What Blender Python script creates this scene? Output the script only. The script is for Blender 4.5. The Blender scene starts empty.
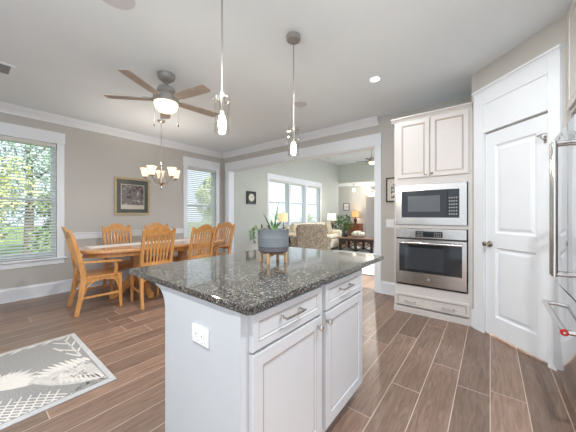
import bpy, bmesh, math, random
from mathutils import Vector, Matrix
random.seed(7)
R = math.radians
SC = bpy.context.scene
COL = SC.collection

# ------------------------------------------------------------------ camera
YAW = 38.3
cam_d = bpy.data.cameras.new('camera')
cam_d.sensor_width = 36.0
cam_d.lens = 256.0 / 576.0 * 36.0
cam_d.shift_y = -1.0 / 576.0
cam_d.clip_start = 0.02
cam = bpy.data.objects.new('camera', cam_d)
COL.objects.link(cam)
cam.location = (0, 0, 1.215)
cam.rotation_euler = (R(90), 0, R(YAW - 90))
SC.camera = cam

# ------------------------------------------------------------------ world, exposure
SC.view_settings.view_transform = 'Standard'
SC.view_settings.look = 'None'
SC.view_settings.gamma = 1
SC.view_settings.use_curve_mapping = False
SC.view_settings.exposure = 0.78
SC.cycles.max_bounces = 10
SC.cycles.diffuse_bounces = 6
SC.cycles.transparent_max_bounces = 16
SC.cycles.sample_clamp_indirect = 4.0
SC.cycles.caustics_reflective = False
SC.cycles.caustics_refractive = False
W = bpy.data.worlds.new('world')
SC.world = W
W.use_nodes = True
nt = W.node_tree
bg = nt.nodes['Background']
tc = nt.nodes.new('ShaderNodeTexCoord')
sx = nt.nodes.new('ShaderNodeSeparateXYZ')
cr = nt.nodes.new('ShaderNodeValToRGB')
mr = nt.nodes.new('ShaderNodeMapRange')
mr.inputs[1].default_value = -1
nt.links.new(tc.outputs['Generated'], sx.inputs[0])
nt.links.new(sx.outputs[2], mr.inputs[0])
nt.links.new(mr.outputs[0], cr.inputs[0])
e = cr.color_ramp.elements
e[0].position = 0.0; e[0].color = (0.80, 0.90, 1.02, 1)
e[1].position = 1.0; e[1].color = (0.48, 0.68, 0.98, 1)
for p, c in ((0.47, (0.76, 0.85, 0.95, 1)), (0.53, (0.84, 0.94, 1.05, 1)), (0.75, (0.66, 0.80, 0.98, 1))):
    k = e.new(p); k.color = c
nt.links.new(cr.outputs[0], bg.inputs[0])
bg.inputs[1].default_value = 0.95

sun_d = bpy.data.lights.new('sun', 'SUN')
sun_d.energy = 5.0
sun_d.angle = R(2)
sun_d.color = (1.0, 0.95, 0.85)
sun = bpy.data.objects.new('sun', sun_d)
COL.objects.link(sun)
sun.rotation_euler = Vector((-0.15, 0.75, -0.75)).to_track_quat('-Z', 'Y').to_euler()


# recessed kitchen downlights: one shows in the photo, the rest are unseen, added to brighten the kitchen
CANS = [(2.867, 1.017), (1.25, -0.35), (-0.35, 0.75), (1.95, -0.05), (-0.35, 2.6)]
CAN_POWER = 20.0
LIV_POWER = 30.0

# ------------------------------------------------------------------ materials
def lin(c):
    return tuple(((x / 255.0) / 12.92 if x / 255.0 <= 0.04045 else ((x / 255.0 + 0.055) / 1.055) ** 2.4) for x in c)

def M(name, rgb, rough=0.5, metal=0.0, var=0.0, scale=20.0, bump=0.0, emit=None, estr=0.0, stretch=None, coat=0.0, spec=None):
    m = bpy.data.materials.new(name)
    m.use_nodes = True
    t = m.node_tree
    b = t.nodes['Principled BSDF']
    c = lin(rgb)
    b.inputs['Base Color'].default_value = (*c, 1)
    b.inputs['Roughness'].default_value = rough
    b.inputs['Metallic'].default_value = metal
    if spec is not None: b.inputs['Specular IOR Level'].default_value = spec
    if coat:
        b.inputs['Coat Weight'].default_value = coat
        b.inputs['Coat Roughness'].default_value = 0.08
    if emit is not None:
        b.inputs['Emission Color'].default_value = (*lin(emit), 1)
        b.inputs['Emission Strength'].default_value = estr
    if var or bump:
        co = t.nodes.new('ShaderNodeTexCoord')
        mp = t.nodes.new('ShaderNodeMapping')
        if stretch: mp.inputs['Scale'].default_value = stretch
        n = t.nodes.new('ShaderNodeTexNoise')
        n.inputs['Scale'].default_value = scale
        n.inputs['Detail'].default_value = 4
        t.links.new(co.outputs['Object'], mp.inputs[0])
        t.links.new(mp.outputs[0], n.inputs['Vector'])
        if var:
            rp = t.nodes.new('ShaderNodeValToRGB')
            rp.color_ramp.elements[0].position = 0.3
            rp.color_ramp.elements[1].position = 0.7
            rp.color_ramp.elements[0].color = (*[max(0, x * (1 - var)) for x in c], 1)
            rp.color_ramp.elements[1].color = (*[min(1, x * (1 + var)) for x in c], 1)
            t.links.new(n.outputs[0], rp.inputs[0])
            t.links.new(rp.outputs[0], b.inputs['Base Color'])
        if bump:
            bp = t.nodes.new('ShaderNodeBump')
            bp.inputs['Strength'].default_value = bump
            bp.inputs['Distance'].default_value = 0.002
            t.links.new(n.outputs[0], bp.inputs['Height'])
            t.links.new(bp.outputs[0], b.inputs['Normal'])
    return m

def mnode(t, op, a, b=None):
    n = t.nodes.new('ShaderNodeMath'); n.operation = op
    for i, v in enumerate((a, b)):
        if v is None: continue
        if isinstance(v, (int, float)): n.inputs[i].default_value = v
        else: t.links.new(v, n.inputs[i])
    return n.outputs[0]

def floor_mat():
    m = bpy.data.materials.new('hickory_planks'); m.use_nodes = True
    t = m.node_tree; b = t.nodes['Principled BSDF']
    co = t.nodes.new('ShaderNodeTexCoord'); s = t.nodes.new('ShaderNodeSeparateXYZ')
    t.links.new(co.outputs['Object'], s.inputs[0])
    Wd, L = 0.187, 1.25
    yy = mnode(t, 'DIVIDE', s.outputs[1], Wd)
    row = mnode(t, 'FLOOR', yy); fy = mnode(t, 'FRACT', yy)
    wn = t.nodes.new('ShaderNodeTexWhiteNoise'); wn.noise_dimensions = '1D'
    t.links.new(row, wn.inputs['W'])
    off = mnode(t, 'MULTIPLY', wn.outputs['Value'], 7.3)
    xx = mnode(t, 'ADD', mnode(t, 'DIVIDE', s.outputs[0], L), off)
    col = mnode(t, 'FLOOR', xx); fx = mnode(t, 'FRACT', xx)
    cv = t.nodes.new('ShaderNodeCombineXYZ'); t.links.new(row, cv.inputs[0]); t.links.new(col, cv.inputs[1])
    w2 = t.nodes.new('ShaderNodeTexWhiteNoise'); w2.noise_dimensions = '2D'; t.links.new(cv.outputs[0], w2.inputs['Vector'])
    # per plank grain
    ad = t.nodes.new('ShaderNodeVectorMath'); ad.operation = 'MULTIPLY_ADD'
    t.links.new(w2.outputs['Color'], ad.inputs[0]); ad.inputs[1].default_value = (9, 9, 9)
    sc = t.nodes.new('ShaderNodeVectorMath'); sc.operation = 'MULTIPLY'; sc.inputs[1].default_value = (1.5, 15.0, 1.0)
    t.links.new(co.outputs['Object'], sc.inputs[0]); t.links.new(sc.outputs[0], ad.inputs[2])
    n = t.nodes.new('ShaderNodeTexNoise'); n.inputs['Scale'].default_value = 2.6; n.inputs['Detail'].default_value = 7; n.inputs['Distortion'].default_value = 1.6
    t.links.new(ad.outputs[0], n.inputs['Vector'])
    r1 = t.nodes.new('ShaderNodeValToRGB')
    el = r1.color_ramp.elements
    el[0].position = 0.0; el[0].color = (*lin((126, 105, 92)), 1)
    el[1].position = 1.0; el[1].color = (*lin((160, 132, 115)), 1)
    for p, c in ((0.35, (135, 112, 99)), (0.6, (142, 118, 104)), (0.8, (150, 124, 108))):
        k = el.new(p); k.color = (*lin(c), 1)
    t.links.new(w2.outputs['Value'], r1.inputs[0])
    gr = t.nodes.new('ShaderNodeValToRGB')
    gr.color_ramp.elements[0].position = 0.3; gr.color_ramp.elements[0].color = (0.66, 0.63, 0.6, 1)
    gr.color_ramp.elements[1].position = 0.72; gr.color_ramp.elements[1].color = (1.18, 1.16, 1.14, 1)
    t.links.new(n.outputs[0], gr.inputs[0])
    mx = t.nodes.new('ShaderNodeMix'); mx.data_type = 'RGBA'; mx.blend_type = 'MULTIPLY'; mx.inputs[0].default_value = 1
    t.links.new(r1.outputs[0], mx.inputs[6]); t.links.new(gr.outputs[0], mx.inputs[7])
    # gloss on the seam bevels, painted in as a pale colour
    ey = mnode(t, 'MINIMUM', fy, mnode(t, 'SUBTRACT', 1.0, fy))
    ex = mnode(t, 'MINIMUM', fx, mnode(t, 'SUBTRACT', 1.0, fx))
    seam_glint = mnode(t, 'MAXIMUM', mnode(t, 'LESS_THAN', ey, 0.0025 / Wd), mnode(t, 'LESS_THAN', ex, 0.0025 / L))
    m2 = t.nodes.new('ShaderNodeMix'); m2.data_type = 'RGBA'
    t.links.new(mnode(t, 'MULTIPLY', seam_glint, 0.75), m2.inputs[0]); t.links.new(mx.outputs[2], m2.inputs[6]); m2.inputs[7].default_value = (*lin((214, 198, 186)), 1)
    t.links.new(m2.outputs[2], b.inputs['Base Color'])
    b.inputs['Roughness'].default_value = 0.34
    bp = t.nodes.new('ShaderNodeBump'); bp.inputs['Strength'].default_value = 0.12; bp.inputs['Distance'].default_value = 0.003
    t.links.new(n.outputs[0], bp.inputs['Height']); t.links.new(bp.outputs[0], b.inputs['Normal'])
    return m

def granite_mat():
    m = bpy.data.materials.new('dark_granite'); m.use_nodes = True
    t = m.node_tree; b = t.nodes['Principled BSDF']
    co = t.nodes.new('ShaderNodeTexCoord')
    nz = t.nodes.new('ShaderNodeTexNoise'); nz.inputs['Scale'].default_value = 60; nz.inputs['Detail'].default_value = 3
    t.links.new(co.outputs['Object'], nz.inputs['Vector'])
    ad = t.nodes.new('ShaderNodeVectorMath'); ad.operation = 'MULTIPLY_ADD'; ad.inputs[1].default_value = (0.02, 0.02, 0.02)
    t.links.new(nz.outputs['Color'], ad.inputs[0]); t.links.new(co.outputs['Object'], ad.inputs[2])
    v = t.nodes.new('ShaderNodeTexVoronoi'); v.inputs['Scale'].default_value = 220
    t.links.new(ad.outputs[0], v.inputs['Vector'])
    sp = t.nodes.new('ShaderNodeSeparateColor'); t.links.new(v.outputs['Color'], sp.inputs[0])
    r = t.nodes.new('ShaderNodeValToRGB'); r.color_ramp.interpolation = 'CONSTANT'
    el = r.color_ramp.elements
    el[0].position = 0; el[0].color = (*lin((46, 46, 46)), 1)
    el[1].position = 0.30; el[1].color = (*lin((78, 80, 78)), 1)
    for p, c in ((0.50, (100, 96, 88)), (0.66, (124, 122, 116)), (0.80, (126, 108, 90)), (0.88, (54, 52, 50)), (0.94, (178, 176, 168))):
        k = el.new(p); k.color = (*lin(c), 1)
    t.links.new(sp.outputs[0], r.inputs[0])
    v2 = t.nodes.new('ShaderNodeTexVoronoi'); v2.inputs['Scale'].default_value = 85
    t.links.new(ad.outputs[0], v2.inputs['Vector'])
    s2 = t.nodes.new('ShaderNodeSeparateColor'); t.links.new(v2.outputs['Color'], s2.inputs[0])
    mx = t.nodes.new('ShaderNodeMix'); mx.data_type = 'RGBA'
    t.links.new(mnode(t, 'MULTIPLY', mnode(t, 'GREATER_THAN', s2.outputs[0], 0.72), 0.55), mx.inputs[0])
    t.links.new(r.outputs[0], mx.inputs[6]); mx.inputs[7].default_value = (*lin((62, 62, 62)), 1)
    t.links.new(mx.outputs[2], b.inputs['Base Color'])
    b.inputs['Roughness'].default_value = 0.06
    return m

def glass_mat(name, tint=(1, 1, 1), refl=0.9):
    m = bpy.data.materials.new(name); m.use_nodes = True
    t = m.node_tree
    for n in list(t.nodes): t.nodes.remove(n)
    o = t.nodes.new('ShaderNodeOutputMaterial')
    tr = t.nodes.new('ShaderNodeBsdfTransparent'); tr.inputs[0].default_value = (*tint, 1)
    gl = t.nodes.new('ShaderNodeBsdfGlossy'); gl.inputs['Roughness'].default_value = 0.02
    lw = t.nodes.new('ShaderNodeLayerWeight'); fc = mnode(t, 'ADD', mnode(t, 'MULTIPLY', mnode(t, 'POWER', lw.outputs['Facing'], 4.0), 0.45), 0.03)
    mx = t.nodes.new('ShaderNodeMixShader')
    t.links.new(mnode(t, 'MULTIPLY', fc, refl), mx.inputs[0])
    t.links.new(tr.outputs[0], mx.inputs[1]); t.links.new(gl.outputs[0], mx.inputs[2])
    t.links.new(mx.outputs[0], o.inputs[0])
    return m

def steel_mat(name, rgb, rough, axis):
    m = M(name, rgb, rough, 1.0)
    t = m.node_tree; b = t.nodes['Principled BSDF']
    co = t.nodes.new('ShaderNodeTexCoord'); mp = t.nodes.new('ShaderNodeMapping')
    mp.inputs['Scale'].default_value = axis
    n = t.nodes.new('ShaderNodeTexNoise'); n.inputs['Scale'].default_value = 1; n.inputs['Detail'].default_value = 2
    t.links.new(co.outputs['Object'], mp.inputs[0]); t.links.new(mp.outputs[0], n.inputs['Vector'])
    bp = t.nodes.new('ShaderNodeBump'); bp.inputs['Strength'].default_value = 0.04; bp.inputs['Distance'].default_value = 0.001
    t.links.new(n.outputs[0], bp.inputs['Height']); t.links.new(bp.outputs[0], b.inputs['Normal'])
    return m

def pattern_mat(name, ca, cb, scale, rough=0.9):
    m = bpy.data.materials.new(name); m.use_nodes = True
    t = m.node_tree; b = t.nodes['Principled BSDF']
    co = t.nodes.new('ShaderNodeTexCoord')
    n = t.nodes.new('ShaderNodeTexNoise'); n.inputs['Scale'].default_value = scale; n.inputs['Detail'].default_value = 2; n.inputs['Distortion'].default_value = 3.0
    t.links.new(co.outputs['Object'], n.inputs['Vector'])
    r = t.nodes.new('ShaderNodeValToRGB')
    r.color_ramp.elements[0].position = 0.45; r.color_ramp.elements[0].color = (*lin(ca), 1)
    r.color_ramp.elements[1].position = 0.55; r.color_ramp.elements[1].color = (*lin(cb), 1)
    t.links.new(n.outputs[0], r.inputs[0]); t.links.new(r.outputs[0], b.inputs['Base Color'])
    b.inputs['Roughness'].default_value = rough
    return m

def picture_mat(name, stops, scale):
    m = bpy.data.materials.new(name); m.use_nodes = True
    t = m.node_tree; b = t.nodes['Principled BSDF']
    co = t.nodes.new('ShaderNodeTexCoord')
    n = t.nodes.new('ShaderNodeTexNoise'); n.inputs['Scale'].default_value = scale; n.inputs['Detail'].default_value = 5
    t.links.new(co.outputs['Object'], n.inputs['Vector'])
    r = t.nodes.new('ShaderNodeValToRGB')
    el = r.color_ramp.elements
    el[0].position = stops[0][0]; el[0].color = (*lin(stops[0][1]), 1)
    el[1].position = stops[-1][0]; el[1].color = (*lin(stops[-1][1]), 1)
    for p, c in stops[1:-1]:
        k = el.new(p); k.color = (*lin(c), 1)
    t.links.new(n.outputs[0], r.inputs[0]); t.links.new(r.outputs[0], b.inputs['Base Color'])
    b.inputs['Roughness'].default_value = 0.3
    return m

m_wall = M('greige_wall_paint', (195, 193, 188), 0.85, var=0.015, scale=3, bump=0.05)
m_wall_greenlit = M('wall_paint_green_light_cast', (198, 203, 197), 0.85, var=0.015, scale=3, bump=0.05)  # wall paint with the living room's greenish light cast put into its colour
m_ceil = M('ceiling_paint', (231, 240, 246), 0.9, var=0.01, scale=2)
m_trim = M('white_trim_paint', (234, 239, 244), 0.4, var=0.01, scale=5)
m_panel = M('white_panel_paint', (203, 206, 207), 0.45, var=0.01, scale=5)
m_cab = M('cream_cabinet_paint', (212, 208, 205), 0.4, var=0.01, scale=4)
m_glaze = M('brown_glaze_line', (150, 130, 112), 0.5)
m_icab = M('ivory_island_paint', (205, 206, 206), 0.4, var=0.01, scale=4)
m_iglaze = M('grey_glaze_line', (168, 156, 146), 0.5)
m_floor = floor_mat()
m_granite = granite_mat()
m_pane = glass_mat('window_glass', (0.97, 0.985, 0.98))
m_glass = glass_mat('clear_lamp_glass', (0.96, 0.96, 0.95), 1.0)
m_steel = steel_mat('brushed_stainless', (196, 191, 185), 0.22, (3, 400, 3))
m_fsteel = steel_mat('fridge_stainless', (205, 206, 208), 0.10, (300, 3, 3))
m_bar = M('polished_steel', (215, 213, 210), 0.14, 1.0)
m_chrome = M('satin_nickel', (192, 187, 180), 0.25, 1.0)
m_dnickel = M('fan_pewter', (158, 156, 152), 0.45, 0.35)
m_black = M('black_glass', (40, 42, 45), 0.06)
m_oglass = M('oven_window_glass', (60, 64, 68), 0.06)
m_mglass = M('microwave_window_mesh', (92, 95, 98), 0.12)
m_blk = M('matte_black', (24, 23, 22), 0.5)
m_btn = M('grey_button_print', (150, 152, 150), 0.5)
m_disp = M('blue_green_display', (26, 36, 40), 0.2, emit=(120, 160, 165), estr=0.02)
m_red = M('red_enamel', (176, 24, 34), 0.25)
m_oak = M('golden_oak', (204, 148, 88), 0.38, var=0.22, scale=9, stretch=(6, 6, 0.9), coat=0.2)
m_oakt = M('golden_oak_top', (198, 146, 94), 0.2, var=0.16, scale=7, stretch=(1, 8, 8), coat=0.4)
m_blade = M('driftwood_blade', (170, 159, 149), 0.5, var=0.2, scale=14, stretch=(1, 8, 1))
m_bowl = M('frosted_white_glass', (255, 246, 228), 0.4, emit=(255, 226, 180), estr=1.25)
m_shade = M('chandelier_alabaster_glass', (250, 236, 214), 0.4, emit=(255, 226, 190), estr=0.55)
m_bulb = M('glowing_filament_bulb', (255, 232, 190), 0.3, emit=(255, 244, 226), estr=280.0)
m_can = M('downlight_lens', (255, 255, 250), 0.3, emit=(255, 246, 232), estr=6.0)
m_lshade = M('cream_lamp_shade', (236, 214, 178), 0.8, emit=(255, 206, 142), estr=0.42, var=0.04, scale=60)
m_wshade = M('pale_lamp_shade', (246, 232, 204), 0.8, emit=(255, 232, 190), estr=0.75)
m_oshade = M('amber_lamp_shade', (222, 176, 124), 0.8, emit=(255, 186, 110), estr=0.4)
m_lampb = M('dark_bronze_lamp', (58, 50, 46), 0.4, 0.3)
m_zinc = M('blue_grey_planter', (124, 129, 131), 0.55, 0.2, var=0.08, scale=6)
m_zinc2 = M('mauve_grey_planter_foot', (104, 98, 102), 0.55, 0.2)
m_stand = M('pale_wood_stand', (206, 164, 120), 0.5, var=0.12, scale=20)
m_soil = M('potting_soil', (52, 40, 32), 0.95, var=0.4, scale=90)
m_aloe = M('green_blade_leaf', (92, 128, 70), 0.45, var=0.35, scale=26)
m_aloed = M('dark_tipped_leaf', (74, 92, 66), 0.5, var=0.4, scale=20)
m_trail = M('dusty_green_leaf', (96, 116, 84), 0.6, var=0.3, scale=40)
m_gold = M('antique_gold_frame', (190, 172, 136), 0.35, 0.4, var=0.1, scale=30)
m_mat = M('grey_green_mat_board', (96, 99, 97), 0.8)
m_mat2 = M('cream_mat_board', (222, 214, 202), 0.8)
m_pic = picture_mat('muted_street_print', [(0.3, (58, 54, 58)), (0.42, (112, 96, 98)), (0.5, (150, 132, 130)), (0.58, (96, 112, 120)), (0.66, (206, 190, 178))], 14)
m_pic2 = picture_mat('dark_ink_print', [(0.4, (50, 60, 62)), (0.5, (130, 140, 136)), (0.6, (232, 230, 224))], 22)
m_pic3 = picture_mat('pale_wash_print', [(0.35, (206, 196, 198)), (0.6, (246, 242, 240))], 9)
m_bframe = M('dark_brown_frame', (72, 58, 52), 0.4)
m_clockf = M('black_clock_frame', (28, 30, 34), 0.4)
m_clockw = M('ivory_clock_face', (226, 222, 208), 0.6, var=0.05, scale=30)
m_runner = M('white_table_runner', (236, 232, 228), 0.9, var=0.06, scale=50)
m_plate = M('white_switch_plastic', (244, 245, 247), 0.35)
m_slot = M('outlet_slot_grey', (150, 152, 156), 0.5)
m_blind = M('white_blind_slat', (240, 241, 240), 0.5)
_t = m_blind.node_tree; _b = _t.nodes['Principled BSDF']; _o = [n for n in _t.nodes if n.type == 'OUTPUT_MATERIAL'][0]
_tr = _t.nodes.new('ShaderNodeBsdfTranslucent'); _tr.inputs[0].default_value = (0.9, 0.92, 0.9, 1)
_mx = _t.nodes.new('ShaderNodeMixShader'); _mx.inputs[0].default_value = 0.35
_t.links.new(_b.outputs[0], _mx.inputs[1]); _t.links.new(_tr.outputs[0], _mx.inputs[2]); _t.links.new(_mx.outputs[0], _o.inputs[0])
m_sofa = M('cream_upholstery', (226, 217, 196), 0.9, var=0.05, scale=40)
m_arm = pattern_mat('scroll_damask', (142, 130, 114), (186, 175, 156), 14)
m_pill = pattern_mat('damask_pillow', (150, 140, 118), (196, 188, 166), 26)
m_espresso = M('espresso_wood', (52, 36, 30), 0.35, var=0.2, scale=12, stretch=(1, 6, 6))
m_topwood = M('worn_walnut_top', (128, 100, 86), 0.25, var=0.12, scale=10)
m_cherry = M('cherry_wood', (134, 76, 50), 0.35, var=0.2, scale=10, stretch=(5, 5, 1))
m_shell = pattern_mat('mottled_pale_ornament', (150, 146, 132), (226, 222, 206), 9, 0.6)
m_vase = M('charcoal_ceramic', (48, 48, 50), 0.4)
m_fig = M('pewter_figurine', (96, 90, 86), 0.5, var=0.2, scale=30)
m_ivy = M('bright_houseplant_leaf', (72, 112, 58), 0.5, var=0.4, scale=9)
m_terra = M('dark_planter_pot', (70, 60, 54), 0.6)
m_rug2 = M('pale_grey_area_rug', (176, 180, 176), 0.95, var=0.12, scale=14)
m_rug2e = M('charcoal_rug_binding', (80, 82, 84), 0.9)
m_rugf = M('heathered_grey_pile', (150, 149, 147), 0.95, var=0.30, scale=120, bump=0.5)
m_rugb = M('silver_grey_border', (190, 190, 190), 0.95, var=0.08, scale=40)
m_rugc = M('cream_pile', (216, 211, 204), 0.95, var=0.06, scale=60, bump=0.4)
m_rugd = M('pale_mottled_pile', (198, 195, 190), 0.95, var=0.14, scale=36)
m_vent = M('grey_louvre', (150, 150, 152), 0.6)
m_spk = M('speaker_mesh_grille', (206, 207, 212), 0.8)
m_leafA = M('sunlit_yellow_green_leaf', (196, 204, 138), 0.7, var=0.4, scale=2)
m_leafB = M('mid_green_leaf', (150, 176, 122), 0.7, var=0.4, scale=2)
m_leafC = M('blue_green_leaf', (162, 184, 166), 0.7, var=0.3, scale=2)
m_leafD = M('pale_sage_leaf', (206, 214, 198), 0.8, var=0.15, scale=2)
m_bark = M('grey_bark', (120, 106, 92), 0.9, var=0.3, scale=12)
m_lawn = M('lawn_grass', (120, 142, 76), 0.95, var=0.3, scale=3)
m_brass = M('antique_hinge', (118, 112, 104), 0.5, 0.3)

# ------------------------------------------------------------------ helpers
def BM(): return bmesh.new()

def box(bm, x0, x1, y0, y1, z0, z1, mi=0, bev=0.0):
    vs = [bm.verts.new(p) for p in ((x0, y0, z0), (x1, y0, z0), (x1, y1, z0), (x0, y1, z0), (x0, y0, z1), (x1, y0, z1), (x1, y1, z1), (x0, y1, z1))]
    fs = []
    for q in ((0, 3, 2, 1), (4, 5, 6, 7), (0, 1, 5, 4), (1, 2, 6, 5), (2, 3, 7, 6), (3, 0, 4, 7)):
        f = bm.faces.new([vs[i] for i in q]); f.material_index = mi; fs.append(f)
    if bev:
        es = list({ed for f in fs for ed in f.edges})
        r = bmesh.ops.bevel(bm, geom=es, offset=bev, segments=2, affect='EDGES', profile=0.6)
        for f in r['faces']: f.material_index = mi
    return vs

def lathe(bm, prof, c=(0, 0, 0), n=24, mi=0, axis='Z', cap=True):
    rings = []
    for r, z in prof:
        ring = []
        for i in range(n):
            a = 2 * math.pi * i / n
            p = (r * math.cos(a), r * math.sin(a), z)
            if axis == 'Y': p = (p[0], p[2], p[1])
            elif axis == 'X': p = (p[2], p[0], p[1])
            ring.append(bm.verts.new((p[0] + c[0], p[1] + c[1], p[2] + c[2])))
        rings.append(ring)
    for a, b in zip(rings, rings[1:]):
        for i in range(n):
            f = bm.faces.new((a[i], a[(i + 1) % n], b[(i + 1) % n], b[i])); f.material_index = mi
    if cap:
        for ring in (rings[0], rings[-1]):
            try:
                f = bm.faces.new(ring); f.material_index = mi
            except ValueError: pass
    bmesh.ops.recalc_face_normals(bm, faces=bm.faces[:])

def cyl(bm, c, r, h, n=20, mi=0, axis='Z'):
    lathe(bm, [(r, 0), (r, h)], c, n, mi, axis)

def sweep(bm, pts, w, h=None, up=(0, 0, 1), n=10, mi=0):
    """bar along a polyline; h given: rectangle w x h (w along up x dir), else round of radius w (number or list)."""
    pts = [Vector(p) for p in pts]; up = Vector(up); rings = []
    for i, p in enumerate(pts):
        d = (pts[min(i + 1, len(pts) - 1)] - pts[max(i - 1, 0)]).normalized()
        u = up
        if abs(d.dot(u)) > 0.98: u = Vector((0, 1, 0)) if abs(d.y) < 0.9 else Vector((1, 0, 0))
        s = d.cross(u).normalized(); t = s.cross(d).normalized()
        if h is not None:
            ww = w[i] if isinstance(w, (list, tuple)) else w
            hh = h[i] if isinstance(h, (list, tuple)) else h
            ring = [p + s * a * ww / 2 + t * b * hh / 2 for a, b in ((-1, -1), (1, -1), (1, 1), (-1, 1))]
        else:
            r = w[i] if isinstance(w, (list, tuple)) else w
            ring = [p + (s * math.cos(2 * math.pi * k / n) + t * math.sin(2 * math.pi * k / n)) * r for k in range(n)]
        rings.append([bm.verts.new(q) for q in ring])
    m = len(rings[0])
    for a, b in zip(rings, rings[1:]):
        for i in range(m):
            f = bm.faces.new((a[i], a[(i + 1) % m], b[(i + 1) % m], b[i])); f.material_index = mi
    for ring in (rings[0], rings[-1]):
        f = bm.faces.new(ring); f.material_index = mi
    bmesh.ops.recalc_face_normals(bm, faces=bm.faces[:])

def prism(bm, poly, lo, hi, plane='XZ', mi=0):
    """polygon extruded: plane XZ -> along y, XY -> along z, YZ -> along x."""
    def P(a, b, c):
        return {'XZ': (a, c, b), 'XY': (a, b, c), 'YZ': (c, a, b)}[plane]
    A = [bm.verts.new(P(a, b, lo)) for a, b in poly]; B = [bm.verts.new(P(a, b, hi)) for a, b in poly]
    n = len(poly)
    fs = [bm.faces.new(A), bm.faces.new(B)]
    for i in range(n): fs.append(bm.faces.new((A[i], A[(i + 1) % n], B[(i + 1) % n], B[i])))
    for f in fs: f.material_index = mi
    bmesh.ops.recalc_face_normals(bm, faces=fs)

def rings(bm, x0, x1, z0, z1, prof, yback, mi=0):
    """panelled slab facing -y: prof = [(inset, y, material index of the ring that follows)], last ring is filled."""
    rs = []
    allp = [(0, yback, mi)] + list(prof)
    for ins, y, _ in allp:
        rs.append([bm.verts.new(p) for p in ((x0 + ins, y, z0 + ins), (x1 - ins, y, z0 + ins), (x1 - ins, y, z1 - ins), (x0 + ins, y, z1 - ins))])
    for k, (a, b) in enumerate(zip(rs, rs[1:])):
        for i in range(4):
            f = bm.faces.new((a[i], a[(i + 1) % 4], b[(i + 1) % 4], b[i])); f.material_index = allp[k][2]
    f = bm.faces.new(rs[-1]); f.material_index = allp[-1][2]
    f = bm.faces.new(rs[0][::-1]); f.material_index = mi
    return rs

def obj(name, bm, mats, parent=None, loc=None, smooth=0, rotz=None):
    me = bpy.data.meshes.new(name)
    bmesh.ops.recalc_face_normals(bm, faces=bm.faces[:])
    bm.to_mesh(me); bm.free()
    for m in (mats if isinstance(mats, (list, tuple)) else [mats]): me.materials.append(m)
    if smooth:
        me.shade_smooth(); me.set_sharp_from_angle(angle=R(smooth))
    o = bpy.data.objects.new(name, me); COL.objects.link(o)
    if parent: o.parent = parent
    if loc: o.location = loc
    if rotz is not None: o.rotation_euler.z = rotz
    return o

def tag(o, label, cat, group=None, kind=None):
    o['label'] = label; o['category'] = cat
    if group: o['group'] = group
    if kind: o['kind'] = kind
    return o

def thing(name, label, cat, loc=(0, 0, 0), rot=0, group=None):
    o = bpy.data.objects.new(name, None); COL.objects.link(o)
    o.empty_display_size = 0.1
    o.location = loc; o.rotation_euler.z = R(rot)
    return tag(o, label, cat, group)

def struct(name, bm=None, mats=None, loc=(0, 0, 0), rot=0, parent=None, smooth=0):
    if bm is None:
        o = bpy.data.objects.new(name, None); COL.objects.link(o); o.location = loc; o.rotation_euler.z = R(rot)
    else:
        o = obj(name, bm, mats, parent, loc, smooth); o.rotation_euler.z = R(rot)
    o['kind'] = 'structure'
    return o

def kids(o): return [c for c in bpy.data.objects if c.parent == o]

def copy_tree(o, parent=None):
    c = o.copy(); COL.objects.link(c)
    if parent: c.parent = parent
    for ch in kids(o): copy_tree(ch, c)
    return c

def dup(o, loc, rot, label):
    c = copy_tree(o); c.location = loc; c.rotation_euler.z = R(rot); c['label'] = label
    return c

# ------------------------------------------------------------------ room shell
YW, XW = 5.27, 4.04
CEIL, LCEIL = 2.745, 3.42
bm = BM(); box(bm, -1.6, 14.5, -2.2, YW + 0.15, -0.12, 0)
struct('floor', bm, m_floor)

WIN1 = (0.13, 0.892, 0.566, 2.315)
WIN2 = (3.063, 3.828, 0.566, 2.300)
LWIN = (5.742, 8.71, 0.90, 2.310)
def wall_with_holes(x0, x1, z1, holes, y0, y1):
    bm = BM(); xs = x0
    for a, b, c, d in holes:
        box(bm, xs, a, y0, y1, 0, z1); box(bm, a, b, y0, y1, 0, c); box(bm, a, b, y0, y1, d, z1); xs = b
    box(bm, xs, x1, y0, y1, 0, z1)
    return bm
struct('wall_far', wall_with_holes(-1.6, XW + 0.075, LCEIL + 0.15, [WIN1, WIN2], YW, YW + 0.15), m_wall)
struct('wall_living', wall_with_holes(XW + 0.075, 10.28, LCEIL + 0.15, [LWIN], YW, YW + 0.15), m_wall_greenlit)

OY0, OY1, OZ = 1.43, 5.06, 2.31
bm = BM()
box(bm, XW, XW + 0.15, -0.6, OY0, 0, LCEIL); box(bm, XW, XW + 0.15, OY1, YW, 0, LCEIL); box(bm, XW, XW + 0.15, OY0, OY1, OZ, LCEIL)
struct('wall_opening', bm, m_wall)
bm = BM(); box(bm, -1.75, -1.6, 2.3, YW + 0.15, 0, CEIL + 0.12)  # unseen partial wall, added to cut daylight coming in behind on the left
struct('wall_left_light_block', bm, m_wall)
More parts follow.
